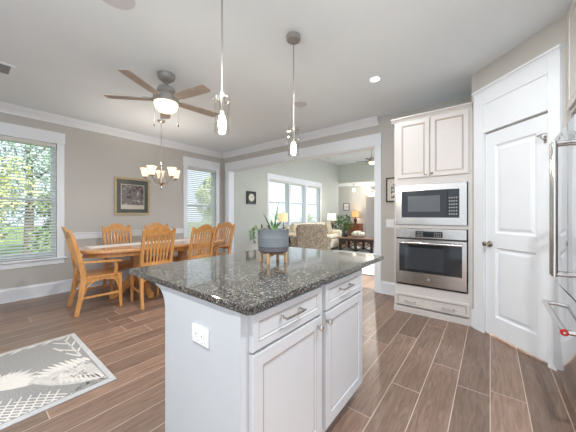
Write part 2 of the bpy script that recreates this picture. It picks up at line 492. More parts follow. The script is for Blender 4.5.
# pantry: short return wall beside the oven tower, diagonal wall with the door, end wall by the refrigerator
bm = BM()
box(bm, 3.46, XW, 0.02, 0.14, 0, CEIL)
struct('wall_pantry', bm, m_wall)
def diag_box(bm, s0, s1, d0, d1, z0, z1, mi=0, bev=0):     # local: x right along the wall, -y out of it
    return box(bm, s0, s1, d0, d1, z0, z1, mi, bev)
DLOC, DROT = (3.447, 0.160, 0), -135     # left end of the diagonal wall
DS0, DS1, DZ = 0.172, 0.756, 2.045       # door slab
DLEN = 0.94
bm = BM()
diag_box(bm, 0, DS0 - 0.002, 0, 0.11, 0, CEIL); diag_box(bm, DS1 + 0.002, DLEN, 0, 0.11, 0, CEIL); diag_box(bm, DS0 - 0.002, DS1 + 0.002, 0, 0.11, DZ + 0.004, CEIL)
struct('wall_diagonal', bm, m_wall, DLOC, DROT)
bm = BM(); box(bm, 2.80, 2.90, -1.35, -0.52, 0, CEIL)
struct('wall_right', bm, m_wall)
bm = BM(); box(bm, 1.75, 2.80, -1.35, -1.25, 0, CEIL)
struct('wall_fridge', bm, m_wall)

bm = BM(); box(bm, -1.6, XW, -2.2, YW, CEIL, CEIL + 0.12)
struct('ceiling', bm, m_ceil)
bm = BM(); box(bm, XW + 0.15, 10.28, -0.6, YW, LCEIL, LCEIL + 0.12)
struct('ceiling_living', bm, m_ceil)
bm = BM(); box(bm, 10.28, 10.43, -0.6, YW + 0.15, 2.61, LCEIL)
struct('wall_soffit', bm, m_wall_greenlit)
bm = BM(); box(bm, 10.43, 14.5, -0.6, 6.3, 2.61, 2.72)
struct('ceiling_hall', bm, m_ceil)
bm = BM(); box(bm, 11.6, 11.75, 4.53, 6.3, 0, 2.61)
struct('wall_alcove', bm, m_wall)
bm = BM(); box(bm, 11.75, 14.2, 4.53, 4.65, 0, 2.61)
struct('wall_hall', bm, m_wall)
bm = BM(); box(bm, 14.2, 14.35, -0.6, 4.65, 0, 2.61)
struct('wall_entry', bm, m_wall)
bm = BM(); box(bm, 10.43, 11.6, 6.18, 6.3, 0, 2.61)
struct('wall_alcove_side', bm, m_wall)
# white entry door at the end of the hall
t = struct('door_2', loc=(14.19, 4.2, 0), rot=-90)
bm = BM(); rings(bm, 0, 0.95, 0, 2.1, [(0, -0.045, 0), (0.13, -0.045, 0), (0.15, -0.03, 0)], -0.002)
obj('door_panel', bm, m_trim, t)
bm = BM(); box(bm, 0.86, 0.89, -0.10, -0.05, 0.95, 1.02); obj('door_handle', bm, m_chrome, t)

# baseboards (height 0.19)
def baseboard(name, p0, p1, h=0.19, th=0.018):
    v = Vector((p1[0] - p0[0], p1[1] - p0[1])); L = v.length
    bm = BM(); prism(bm, [(0, 0), (-th, 0), (-th, h - 0.03), (-th * 0.55, h - 0.012), (-th * 0.45, h), (0, h)], 0, L, 'YZ')
    box(bm, 0, L, -th - 0.014, -th, 0, 0.016)
    o = struct(name, bm, m_trim, (p0[0], p0[1], 0), math.degrees(math.atan2(v.y, v.x)))
    return o
baseboard('baseboard_far', (-1.6, YW), (XW, YW))
baseboard('baseboard_living', (XW + 0.15, YW), (10.28, YW))
baseboard('baseboard_opening', (XW, 1.333), (XW, 0.972))
baseboard('baseboard_corner', (XW, YW - 0.02), (XW, 5.157))
baseboard('baseboard_alcove', (11.6, 6.18), (11.6, 4.53))
# crown moulding: window wall and opening wall only
CR = [(0, -0.118), (-0.012, -0.118), (-0.016, -0.100), (-0.040, -0.066), (-0.072, -0.034), (-0.080, -0.018), (-0.090, -0.014), (-0.090, 0), (0, 0)]
bm = BM(); prism(bm, [(YW + a, CEIL + b) for a, b in CR], -1.6, XW, 'YZ'); struct('trim_1', bm, m_trim)
bm = BM(); prism(bm, [(XW + a, CEIL + b) for a, b in CR], 1.372, YW, 'XZ'); struct('trim_2', bm, m_trim)
# chair rail
def rail(name, x0, x1):
    bm = BM(); box(bm, x0, x1, YW - 0.014, YW, 0.820, 0.905); box(bm, x0, x1, YW - 0.028, YW, 0.905, 0.926, 0, 0.004)
    struct(name, bm, m_trim)
rail('trim_3', 0.985, 2.965); rail('trim_4', 3.92, XW); rail('trim_5', -1.6, 0.035)
# cased opening
bm = BM()
box(bm, XW - 0.02, XW, OY0 - 0.095, OY0, 0, OZ + 0.01); box(bm, XW - 0.02, XW, OY1, OY1 + 0.095, 0, OZ + 0.01)
box(bm, XW - 0.026, XW, OY0 - 0.105, OY1 + 0.10, OZ, OZ + 0.185)
box(bm, XW, XW + 0.15, OY0 - 0.0, OY0 + 0.016, 0, OZ); box(bm, XW, XW + 0.15, OY1 - 0.016, OY1, 0, OZ); box(bm, XW, XW + 0.15, OY0, OY1, OZ - 0.016, OZ + 0.0)
struct('trim_6', bm, m_trim)
# casing on the living side of the opening
bm = BM()
box(bm, XW + 0.15, XW + 0.17, OY0 - 0.095, OY0, 0, OZ); box(bm, XW + 0.15, XW + 0.17, OY1, OY1 + 0.095, 0, OZ); box(bm, XW + 0.15, XW + 0.17, OY0 - 0.1, OY1 + 0.1, OZ, OZ + 0.17)
struct('trim_7', bm, m_trim)
# pantry door casing with panelled header
bm = BM()
CL, CRR = 0.052, 0.842
box(bm, CL, DS0 - 0.004, -0.022, 0, 0, 2.50); box(bm, DS1 + 0.004, CRR, -0.022, 0, 0, 2.50)
rings(bm, DS0 - 0.004, DS1 + 0.004, DZ + 0.012, 2.50, [(0, -0.022, 0), (0.0, -0.022, 0)], 0)
box(bm, DS0 - 0.004, DS1 + 0.004, -0.024, -0.020, 2.352, 2.50)
box(bm, CL - 0.012, CRR + 0.012, -0.040, 0, 2.50, 2.522, 0, 0.003)
box(bm, CL - 0.004, CRR + 0.004, -0.028, 0, 2.484, 2.50)
struct('trim_8', bm, m_trim, DLOC, DROT)
bm = BM()   # stops the transom panel off the casing
for a in ((DS0 - 0.004, DS0 + 0.004, DZ + 0.012, 2.352), (DS1 - 0.004, DS1 + 0.004, DZ + 0.012, 2.352)):
    box(bm, a[0], a[1], -0.030, -0.022, a[2], a[3])
box(bm, DS0 - 0.004, DS1 + 0.004, -0.030, -0.022, 2.344, 2.352)
struct('trim_9', bm, m_trim, DLOC, DROT)
bm = BM(); box(bm, 0.018, CL, -0.018, 0, 0, 0.19); struct('baseboard_pantry', bm, m_trim, DLOC, DROT)

# pantry door
d = struct('door_1', loc=DLOC, rot=DROT)
bm = BM()
z0, z1 = 0.022, DZ - 0.006
xa, xb = DS0 + 0.105, DS1 - 0.098
box(bm, DS0, xa, 0.0, 0.036, z0, z1); box(bm, xb, DS1, 0.0, 0.036, z0, z1)
for a, b in ((z0, 0.205), (0.895, 1.035), (1.905, z1)): box(bm, xa, xb, 0.0, 0.036, a, b)
for a, b in ((0.205, 0.895), (1.035, 1.905)):
    rings(bm, xa, xb, a, b, [(0, 0.0, 0), (0.012, 0.012, 0), (0.026, 0.014, 0), (0.052, 0.004, 0)], 0.034)
obj('door_panel', bm, m_trim, d)
bm = BM()
lathe(bm, [(0.031, 0), (0.031, -0.006), (0.024, -0.010), (0.011, -0.012), (0.010, -0.038), (0.020, -0.044), (0.027, -0.056), (0.024, -0.068), (0.006, -0.074)], (DS0 + 0.055, 0, 0.925), 20, 0, 'Y')
obj('door_knob', bm, m_chrome, d, smooth=40)
for z in (0.30, 1.05, 1.80):
    bm = BM(); cyl(bm, (DS1 + 0.001, -0.008, z - 0.048), 0.0065, 0.096, 10); box(bm, DS1 - 0.004, DS1 + 0.006, -0.006, -0.001, z - 0.045, z + 0.045)
    obj('hinge', bm, m_brass, d, smooth=40)
bm = BM()
sweep(bm, [(DS1 - 0.075, -0.004, 1.862), (DS1 - 0.078, -0.030, 1.872), (DS1 - 0.05, -0.05, 1.862), (DS1 - 0.012, -0.045, 1.868), (DS1 - 0.004, -0.022, 1.872)], 0.0045, n=8)
sweep(bm, [(DS1 - 0.03, -0.047, 1.862), (DS1 - 0.03, -0.04, 1.835), (DS1 - 0.03, -0.006, 1.825)], 0.004, n=8)
box(bm, DS1 - 0.04, DS1 - 0.02, -0.004, 0.0, 1.80, 1.86)
obj('door_stop', bm, m_chrome, d, smooth=40)

# ------------------------------------------------------------------ windows
def sash(bm, x0, x1, z0, z1, y0, y1, w=0.04, wb=None):
    wb = wb or w
    box(bm, x0, x0 + w, y0, y1, z0, z1); box(bm, x1 - w, x1, y0, y1, z0, z1)
    box(bm, x0 + w, x1 - w, y0, y1, z0, z0 + wb); box(bm, x0 + w, x1 - w, y0, y1, z1 - w, z1)

def window(n, hole, head_top, sill=True, mull=()):
    x0, x1, z0, z1 = hole
    w = struct('window_%d' % n)
    bm = BM()   # casing
    box(bm, x0 - 0.088, x0, YW - 0.02, YW, z0, z1); box(bm, x1, x1 + 0.088, YW - 0.02, YW, z0, z1)
    box(bm, x0 - 0.098, x1 + 0.098, YW - 0.026, YW, z1, head_top)
    obj('window_casing', bm, m_trim, w)
    bm = BM()
    box(bm, x0 - 0.115, x1 + 0.115, YW - 0.05, YW + 0.05, z0 - 0.026, z0 + 0.0, 0, 0.004)
    box(bm, x0 - 0.088, x1 + 0.088, YW - 0.018, YW, z0 - 0.105, z0 - 0.026)
    obj('window_sill', bm, m_trim, w)
    xs = [x0] + [v for m in mull for v in m] + [x1]
    bm = BM()
    for a, b in mull: box(bm, a, b, YW - 0.005, YW + 0.14, z0, z1)
    for a, b in zip(xs[::2], xs[1::2]): sash(bm, a, b, z0, z1, YW + 0.05, YW + 0.15, 0.018)
    obj('window_frame', bm, m_trim, w)
    zm = z0 + (z1 - z0) * 0.505
    for a, b in zip(xs[::2], xs[1::2]):
        bm = BM(); sash(bm, a + 0.018, b - 0.018, z0 + 0.018, zm + 0.02, YW + 0.075, YW + 0.105, 0.036, 0.05)
        lo = obj('lower_sash', bm, m_trim, w)
        bm = BM(); box(bm, a + 0.05, b - 0.05, YW + 0.088, YW + 0.092, z0 + 0.06, zm - 0.01); obj('pane', bm, m_pane, lo)
        bm = BM(); sash(bm, a + 0.018, b - 0.018, zm - 0.02, z1 - 0.018, YW + 0.108, YW + 0.138, 0.036)
        up = obj('upper_sash', bm, m_trim, w)
        bm = BM(); box(bm, a + 0.05, b - 0.05, YW + 0.121, YW + 0.125, zm + 0.012, z1 - 0.05); obj('pane', bm, m_pane, up)
    return list(zip(xs[::2], xs[1::2]))

def blind(x0, x1, z0, z1, tilt, label, pitch=0.044, group=None):
    t = thing('window_blind', label, 'blind', ((x0 + x1) / 2, YW + 0.03, z0), 0, group)
    h = z1 - z0; w = (x1 - x0) / 2 - 0.006
    bm = BM(); box(bm, -w, w, -0.028, 0.028, h - 0.06, h - 0.002, 0, 0.003); obj('headrail', bm, m_blind, t)
    bm = BM(); z = 0.045
    dy, dz = 0.024 * math.cos(R(tilt)), 0.024 * math.sin(R(tilt))
    while z < h - 0.08:
        vs = []
        for s in (0.0, 0.0025):
            vs.append([bm.verts.new(p) for p in ((-w, -dy, z - dz + s), (w, -dy, z - dz + s), (w, 0, z + 0.003 + s), (-w, 0, z + 0.003 + s), (w, dy, z + dz + s), (-w, dy, z + dz + s))])
        A, B = vs
        for v in (A, B): bm.faces.new((v[0], v[1], v[2], v[3])); bm.faces.new((v[3], v[2], v[4], v[5]))
        for i, j in ((0, 1), (1, 2), (2, 4), (4, 5), (5, 3), (3, 0)): bm.faces.new((A[i], A[j], B[j], B[i]))
        z += pitch
    for sx_ in (-0.62, 0.62):
        for yy in (-dy, dy): box(bm, sx_ * w - 0.001, sx_ * w + 0.001, yy - 0.001, yy + 0.001, 0.02, h - 0.06)
    obj('slats', bm, m_blind, t)
    bm = BM(); box(bm, -w, w, -0.025, 0.025, 0.004, 0.024, 0, 0.003); obj('bottom_rail', bm, m_blind, t)
    return t

window(1, WIN1, 2.49)
window(2, WIN2, 2.50)
LP = window(3, LWIN, 2.48, mull=((6.727, 6.836), (7.70, 7.83)))
blind(WIN1[0], WIN1[1], WIN1[2], WIN1[3], 20, 'white slatted blind in the dining window at the left edge of the photo')
blind(WIN2[0], WIN2[1], WIN2[2], WIN2[3], 36, 'white slatted blind in the dining window beside the room corner')
for (a, b), lb in zip(LP, ('left of the three white slatted blinds in the living room window', 'middle of the three white slatted blinds in the living room window', 'right of the three white slatted blinds in the living room window')):
    blind(a, b, LWIN[2], LWIN[3], 3, lb, 0.05, 'blinds in the living room window')

# ------------------------------------------------------------------ outdoors
bm = BM(); box(bm, -14, 40, 5.6, 60, -0.6, -0.5)
struct('ground', bm, m_lawn)
def tree(x, y, h, r, mat, label, n=6500, ls=0.085):
    t = thing('tree', label, 'tree', (x, y, -0.5), 0, 'trees beyond the windows')
    bm = BM(); sweep(bm, [(0, 0, 0), (0.05, 0.02, h * 0.4), (-0.04, 0.05, h * 0.85)], [0.16, 0.12, 0.05], n=9)
    for k in range(5):
        a = random.uniform(0, 6.28); z = h * random.uniform(0.35, 0.7)
        sweep(bm, [(0, 0, z), (math.cos(a) * r * 0.6, math.sin(a) * r * 0.6, z + h * 0.18)], [0.05, 0.02], n=6)
    obj('trunk', bm, m_bark, t, smooth=60)
    bm = BM()
    cl = [(random.uniform(-0.75, 0.75) * r, random.uniform(-0.75, 0.75) * r, h * random.uniform(0.18, 0.95), random.uniform(0.3, 0.55) * r) for _ in range(22)]
    for k in range(n):
        c = random.choice(cl); v = Vector((random.gauss(0, 1), random.gauss(0, 1), random.gauss(0, 1))).normalized() * c[3] * random.uniform(0.6, 1.0)
        p = Vector(c[:3]) + v
        u = Vector((random.gauss(0, 1), random.gauss(0, 1), random.gauss(0, 1))).normalized(); s = u.orthogonal().normalized() * ls * random.uniform(0.5, 1); u = u * ls * random.uniform(0.7, 1.2)
        bm.faces.new([bm.verts.new(q) for q in (p - u, p + s * 0.6, p + u, p - s * 0.6)])
    obj('foliage', bm, mat, t)
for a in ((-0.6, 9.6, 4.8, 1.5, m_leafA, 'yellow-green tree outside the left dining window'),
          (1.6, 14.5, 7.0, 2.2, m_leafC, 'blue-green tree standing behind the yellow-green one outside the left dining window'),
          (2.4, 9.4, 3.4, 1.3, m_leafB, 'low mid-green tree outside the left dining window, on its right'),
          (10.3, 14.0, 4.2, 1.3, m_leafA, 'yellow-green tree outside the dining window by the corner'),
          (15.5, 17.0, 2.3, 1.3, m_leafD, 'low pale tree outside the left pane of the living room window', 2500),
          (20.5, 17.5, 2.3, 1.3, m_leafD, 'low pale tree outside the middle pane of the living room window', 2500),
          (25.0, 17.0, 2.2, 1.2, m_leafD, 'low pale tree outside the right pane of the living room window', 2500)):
    tree(*a)

# ------------------------------------------------------------------ kitchen island
FY = 0.667    # front plane of the island face frame
isl = thing('island_cabinet', 'white kitchen island base with two drawers and two doors under dark granite', 'kitchen island', (0.6, FY, 0))
IW = 1.030    # local x right along the front, +y into the cabinet
bm = BM()
box(bm, 0.0, IW, 0.0, 0.505, 0.10, 0.882); box(bm, 0.03, IW - 0.03, 0.07, 0.50, 0.0, 0.10)
obj('cabinet_body', bm, m_icab, isl)
bm = BM()
box(bm, -0.012, 0.0, 0.0, 0.535, 0.0, 0.884); box(bm, 0, IW, 0.505, 0.535, 0.0, 0.884); box(bm, -0.016, -0.012, 0.0, 0.035, 0.0, 0.884)
o = obj('end_panel', bm, m_panel, isl)
# corbels carrying the seating overhang
def corbel_poly():
    p = [(0.536, 0.884), (0.640, 0.884), (0.640, 0.870)]
    for k in range(1, 9):
        a = R(90 * k / 8); p.append((0.640 - 0.098 * math.sin(a), 0.870 - 0.085 * (1 - math.cos(a))))
    p += [(0.536, 0.78)]
    return p
for xx in (-0.010, IW - 0.05):
    bm = BM(); prism(bm, corbel_poly(), xx, xx + 0.045, 'YZ'); obj('corbel', bm, m_panel, isl)
DP = [(0, -0.020, 0), (0.003, -0.022, 0), (0.050, -0.022, 1), (0.053, -0.0225, 0), (0.059, -0.015, 1), (0.063, -0.014, 0)]
def pull(parent, xc, z, L, name='drawer_pull'):
    bm = BM()
    sweep(bm, [(xc - L / 2, -0.046, z), (xc - L / 4, -0.049, z), (xc + L / 4, -0.049, z), (xc + L / 2, -0.046, z)], 0.0046, n=10)
    for s in (-1, 1):
        sweep(bm, [(xc + s * L * 0.45, -0.020, z), (xc + s * L * 0.45, -0.047, z)], 0.0042, n=8)
        lathe(bm, [(0.008, -0.020), (0.008, -0.024), (0.005, -0.026)], (xc + s * L * 0.45, 0, z), 10, 0, 'Y')
    return obj(name, bm, m_chrome, parent, smooth=40)
def knob(parent, xc, z, y=-0.022):
    bm = BM()
    lathe(bm, [(0.007, y), (0.006, y - 0.012), (0.013, y - 0.016), (0.0155, y - 0.024), (0.011, y - 0.030), (0.003, y - 0.032)], (xc, 0, z), 16, 0, 'Y')
    return obj('knob', bm, m_chrome, parent, smooth=40)
for a, b, xc in ((0.021, 0.486, 0.243), (0.524, 0.990, 0.738)):
    bm = BM(); rings(bm, a, b, 0.735, 0.866, [(0, -0.020, 0), (0.003, -0.022, 0), (0.028, -0.022, 1), (0.031, -0.022, 0), (0.036, -0.015, 1), (0.039, -0.014, 0)], 0)
    dr = obj('drawer', bm, [m_icab, m_iglaze], isl); pull(dr, xc, 0.810, 0.134)
for a, b, kx in ((0.021, 0.486, 0.443), (0.524, 0.990, 0.529)):
    bm = BM(); rings(bm, a, b, 0.140, 0.724, DP, 0)
    dr = obj('door', bm, [m_icab, m_iglaze], isl); knob(dr, kx, 0.684)
# duplex outlet lying on its side in the end panel (faces -x)
bm = BM()
box(bm, -0.020, -0.0125, 0.182, 0.293, 0.702, 0.772, 0, 0.002)
ou = obj('outlet_plate', bm, m_plate, isl)
for yy in (0.216, 0.259):
    bm = BM(); box(bm, -0.0218, -0.0202, yy - 0.015, yy + 0.015, 0.720, 0.754, 0, 0.004)
    box(bm, -0.0224, -0.0219, yy - 0.009, yy - 0.003, 0.743, 0.745, 1); box(bm, -0.0224, -0.0219, yy - 0.009, yy - 0.003, 0.729, 0.731, 1); box(bm, -0.0224, -0.0219, yy + 0.004, yy + 0.009, 0.734, 0.740, 1)
    obj('socket', bm, [m_plate, m_slot], ou)
# granite worktop
bm = BM(); box(bm, 0.573, 1.925, 0.618, 1.59, 0.885, 0.914, 0, 0.004)
tag(obj('granite_countertop', bm, m_granite), 'speckled dark grey polished granite worktop on the white island', 'countertop')

# ------------------------------------------------------------------ planter on the island
PL = (1.228, 1.09, 0.9142)
pst = thing('plant_stand', 'low pale wooden plant stand with crossed rails on the granite worktop', 'plant stand', PL)
for k in range(4):
    a = R(200.6 + 90 * k); x, y = 0.083 * math.cos(a), 0.083 * math.sin(a)
    bm = BM(); box(bm, x - 0.0075, x + 0.0075, y - 0.0075, y + 0.0075, 0, 0.0672, 0, 0.002); obj('leg', bm, m_stand, pst)
for k in range(2):
    a = R(200.6 + 90 * k); c, s = math.cos(a) * 0.082, math.sin(a) * 0.082
    bm = BM(); sweep(bm, [(-c, -s, 0.050 + 0.004 * k), (c, s, 0.050 + 0.004 * k)], 0.014, 0.014); obj('cross_rail', bm, m_stand, pst)
pot = thing('planter_pot', 'round blue-grey ribbed planter of succulents on the low wooden stand', 'planter', (PL[0], PL[1], PL[2] + 0.0675))
bm = BM()
pr = [(0.070, 0.0), (0.090, 0.0), (0.0985, 0.010), (0.0985, 0.032)]
lathe(bm, pr, (0, 0, 0), 40, 1)
pr = [(0.0985, 0.032)]
for z in (0.046, 0.062, 0.078, 0.094): pr += [(0.1015, z - 0.008), (0.1035, z - 0.001), (0.1015, z + 0.006)]
pr += [(0.104, 0.145), (0.106, 0.153), (0.100, 0.154), (0.096, 0.120), (0.094, 0.118)]
lathe(bm, pr, (0, 0, 0), 40, 0)
for v in bm.verts: v.co = (v.co.x * 0.97, v.co.y * 0.97, v.co.z * 0.935)
obj('pot', bm, [m_zinc, m_zinc2], pot, smooth=35)
bm = BM(); lathe(bm, [(0.001, 0.128), (0.05, 0.130), (0.0915, 0.126), (0.0915, 0.117), (0.001, 0.117)], (0, 0, 0), 24); obj('soil', bm, m_soil, pot)
sucs = thing('aloe_plant', 'spiky green aloe with two long upright leaves growing in the planter', 'plant', (PL[0], PL[1], PL[2] + 0.0675 + 0.1295))
def leaf_blade(parent, base, tip, w, mat, curve=0.02, name='leaf'):
    b, tp = Vector(base), Vector(tip); d = tp - b; side = d.cross(Vector((math.cos(R(38)), math.sin(R(38)), 0.2))).normalized(); nrm = side.cross(d).normalized()
    bm = BM(); pts, ws = [], []
    for k in range(8):
        f = k / 7; pts.append(b + d * f + nrm * curve * math.sin(f * math.pi)); ws.append(max(0.0015, w * (0.75 + 0.5 * f) * (1 - f ** 2.2)))
    sweep(bm, pts, ws, [x * 0.35 + 0.001 for x in ws], up=nrm)
    return obj(name, bm, mat, parent, smooth=50)
# camera-right in plan is (0.62, -0.785)
def rv(r, f=0): return (0.62 * r + 0.785 * f, -0.785 * r + 0.62 * f)
for r0, r1, f1, z1, w, mt in ((-0.012, -0.064, 0.0, 0.113, 0.011, m_aloed), (0.004, 0.034, 0.0, 0.192, 0.011, m_aloe), (0.004, 0.055, -0.02, 0.066, 0.016, m_aloe), (-0.004, -0.012, 0.0, 0.075, 0.016, m_aloe),
                              (0.0, 0.016, -0.03, 0.060, 0.016, m_aloe), (-0.012, -0.038, -0.02, 0.040, 0.016, m_aloed), (0.008, 0.030, 0.02, 0.060, 0.014, m_aloe), (0.0, -0.022, 0.03, 0.060, 0.014, m_aloe), (0.01, 0.012, 0.0, 0.110, 0.010, m_aloe)):
    x0, y0 = rv(r0); x1, y1 = rv(r1, f1)
    leaf_blade(sucs, (x0, y0, -0.001), (x1, y1, z1), w, mt)
tr = thing('trailing_plant', 'dusty green trailing plant spilling over the left rim of the planter', 'plant', (PL[0], PL[1], PL[2] + 0.0675 + 0.1295))
for k in range(9):
    f0 = random.uniform(-0.06, 0.05); x0, y0 = rv(-0.085, f0); x1, y1 = rv(-0.112 - random.uniform(0, 0.012), f0 * 1.1); x2, y2 = rv(-0.122 - random.uniform(0, 0.022), f0 * 1.2)
    zt = -random.uniform(0.03, 0.095)
    P_ = [(x0, y0, 0), (x1, y1, 0.032), (x2, y2, -0.01), (x2, y2, zt)]
    bm = BM(); sweep(bm, P_, 0.0013, n=5)
    for q in range(16):
        f = random.uniform(0.15, 1) * 3; i = min(2, int(f)); p = Vector(P_[i]).lerp(Vector(P_[i + 1]), f - i)
        u = Vector((random.gauss(0, 1), random.gauss(0, 1), random.gauss(0, 0.6))).normalized() * 0.011; s = u.orthogonal().normalized() * 0.006
        bm.faces.new([bm.verts.new(v) for v in (p, p + u * 0.6 + s, p + u * 1.3, p + u * 0.6 - s)])
    obj('trailing_stem', bm, m_trail, tr)
for r_, f_, dx, z_ in ((0.07, -0.06, 0.03, 0.008), (-0.07, -0.03, -0.004, 0.042)):
    x0, y0 = rv(r_, f_); x1, y1 = rv(r_ + dx, f_); leaf_blade(sucs, (x0, y0, 0.0), (x1, y1, z_ + 0.006), 0.016, m_aloed, 0.02)

# ------------------------------------------------------------------ oven tower (faces -x)
TOW = thing('oven_cabinet', 'tall cream oven cabinet with two upper doors beside the pantry door', 'cabinet', (3.43, 0.965, 0), -90)
TW = 0.80
bm = BM()
D_ = 0.59
box(bm, 0, 0.024, 0, D_, 0.0, 2.39); box(bm, TW - 0.024, TW, 0, D_, 0.0, 2.39); box(bm, TW, TW + 0.014, 0, 0.012, 0.0, 2.385)
box(bm, 0.024, TW - 0.024, D_ - 0.02, D_, 0, 2.39)
for a, b in ((0.09, 0.345), (1.053, 1.097), (1.582, 2.39)): box(bm, 0.024, TW - 0.024, 0, D_ - 0.02, a, b)
for a, b in ((0.345, 1.053), (1.097, 1.582)):       # face frame stiles beside the appliances
    pass
obj('cabinet_body', bm, m_cab, TOW)
bm = BM(); box(bm, -0.002, TW + 0.002, 0.02, 0.10, 0.0, 0.078); box(bm, -0.008, TW + 0.006, -0.006, 0.02, 0.0, 0.072, 0, 0.003); obj('toe_base', bm, m_cab, TOW)
bm = BM(); prism(bm, [(0.02, 2.385), (-0.006, 2.385), (-0.01, 2.395), (-0.03, 2.415), (-0.04, 2.42), (-0.04, 2.434), (0.02, 2.434)], -0.035, TW + 0.012, 'YZ')
box(bm, -0.035, TW + 0.012, 0.02, D_, 2.392, 2.434); obj('cabinet_crown', bm, m_cab, TOW)
TP = [(0, -0.018, 0), (0.003, -0.020, 0), (0.046, -0.020, 1), (0.050, -0.020, 0), (0.057, -0.013, 1), (0.062, -0.012, 0)]
for a, b, kx in ((0.045, 0.398, 0.360), (0.412, 0.782, 0.416 + 0.0)):
    bm = BM(); rings(bm, a, b, 1.672, 2.372, TP, -0.001)
    dr = obj('door', bm, [m_cab, m_glaze], TOW); knob(dr, kx if kx < 0.4 else 0.428, 1.707, -0.020)
bm = BM(); rings(bm, 0.018, TW - 0.012, 0.095, 0.240, [(0, -0.018, 0), (0.003, -0.020, 0), (0.024, -0.020, 1), (0.028, -0.020, 0), (0.034, -0.014, 1), (0.037, -0.013, 0)], -0.001)
dr = obj('drawer', bm, [m_cab, m_glaze], TOW)
pull(dr, 0.192, 0.152, 0.12); pull(dr, 0.590, 0.152, 0.125)

# microwave
mw = thing('microwave', 'built-in stainless steel microwave in the oven cabinet above the wall oven', 'microwave', (3.43, 0.94, 1.10), -90)
MWW, MWH = 0.74, 0.478
bm = BM(); box(bm, 0.02, MWW - 0.02, 0.002, 0.45, 0.012, MWH - 0.012); obj('housing', bm, m_blk, mw)
bm = BM()
sash(bm, 0.0, MWW, 0.0, MWH, -0.022, -0.002, 0.068, 0.085)
obj('trim_kit', bm, m_steel, mw)
bm = BM(); box(bm, 0.068, 0.555, -0.020, -0.002, 0.086, 0.409, 0, 0.002)
dr = obj('microwave_door', bm, m_black, mw)
bm = BM(); box(bm, 0.140, 0.485, -0.0215, -0.0200, 0.155, 0.345); obj('door_window', bm, m_mglass, dr)
bm = BM(); box(bm, 0.557, 0.671, -0.019, -0.002, 0.086, 0.409, 0, 0.002)
cp = obj('control_panel', bm, m_black, mw)
bm = BM(); box(bm, 0.573, 0.655, -0.0202, -0.0192, 0.352, 0.390); obj('display', bm, m_disp, cp)
for r_ in range(6):
    for c_ in range(4):
        bm = BM(); box(bm, 0.573 + c_ * 0.022, 0.586 + c_ * 0.022, -0.0202, -0.0192, 0.118 + r_ * 0.037, 0.134 + r_ * 0.037); obj('button', bm, m_btn, cp)

# wall oven
ov = thing('wall_oven', 'built-in stainless steel wall oven with bar handle below the microwave', 'oven', (3.43, 0.94, 0.350), -90)
bm = BM(); box(bm, 0.02, 0.72, 0.002, 0.56, 0.012, 0.690); obj('housing', bm, m_blk, ov)
bm = BM(); box(bm, 0, 0.74, -0.030, -0.002, 0.585, 0.698, 0, 0.003); cp = obj('control_panel', bm, m_steel, ov)
bm = BM(); box(bm, 0.228, 0.512, -0.0325, -0.0302, 0.602, 0.670, 0, 0.001)
bz = obj('control_screen', bm, m_black, cp)
bm = BM(); box(bm, 0.325, 0.405, -0.0338, -0.0327, 0.640, 0.660); box(bm, 0.335, 0.395, -0.0338, -0.0327, 0.612, 0.622); obj('display', bm, m_disp, bz)
for r_ in range(3):
    for c_ in range(5):
        bm = BM(); box(bm, 0.242 + c_ * 0.015, 0.251 + c_ * 0.015, -0.0338, -0.0327, 0.610 + r_ * 0.019, 0.618 + r_ * 0.019); obj('button', bm, m_btn, bz)
    for c_ in range(4):
        bm = BM(); box(bm, 0.425 + c_ * 0.020, 0.437 + c_ * 0.020, -0.0338, -0.0327, 0.610 + r_ * 0.019, 0.618 + r_ * 0.019); obj('button', bm, m_btn, bz)
bm = BM(); box(bm, 0.004, 0.736, -0.012, -0.002, 0.0, 0.585); obj('vent_gap', bm, m_blk, ov)
bm = BM(); sash(bm, 0, 0.74, 0.022, 0.568, -0.034, -0.013, 0.042, 0.148)
od = obj('oven_door', bm, m_steel, ov)
bm = BM(); box(bm, 0.042, 0.698, -0.0325, -0.013, 0.170, 0.526); gl = obj('door_window', bm, m_black, od)
bm = BM(); box(bm, 0.105, 0.520, -0.0335, -0.0325, 0.205, 0.470); obj('inner_window', bm, m_oglass, gl)
bm = BM(); sweep(bm, [(0.036, -0.078, 0.528), (0.70, -0.078, 0.528)], 0.014, n=14)
for xx in (0.055, 0.685): sweep(bm, [(xx, -0.034, 0.536), (xx, -0.076, 0.530)], 0.009, n=8)
obj('oven_handle', bm, m_bar, od, smooth=40)
bm = BM(); lathe(bm, [(0.019, -0.034), (0.019, -0.036), (0.016, -0.037)], (0.364, 0, 0.095), 24, 0, 'Y')
lathe(bm, [(0.0135, -0.0371), (0.0105, -0.0377)], (0.364, 0, 0.095), 20, 1, 'Y')
sweep(bm, [(0.357, -0.0379, 0.098), (0.361, -0.0379, 0.101), (0.362, -0.0379, 0.095), (0.358, -0.0379, 0.090), (0.365, -0.0379, 0.096), (0.371, -0.0379, 0.099), (0.367, -0.0379, 0.094), (0.371, -0.0379, 0.090)], 0.0009, n=5)
obj('round_emblem', bm, [m_chrome, m_vent], od, smooth=40)

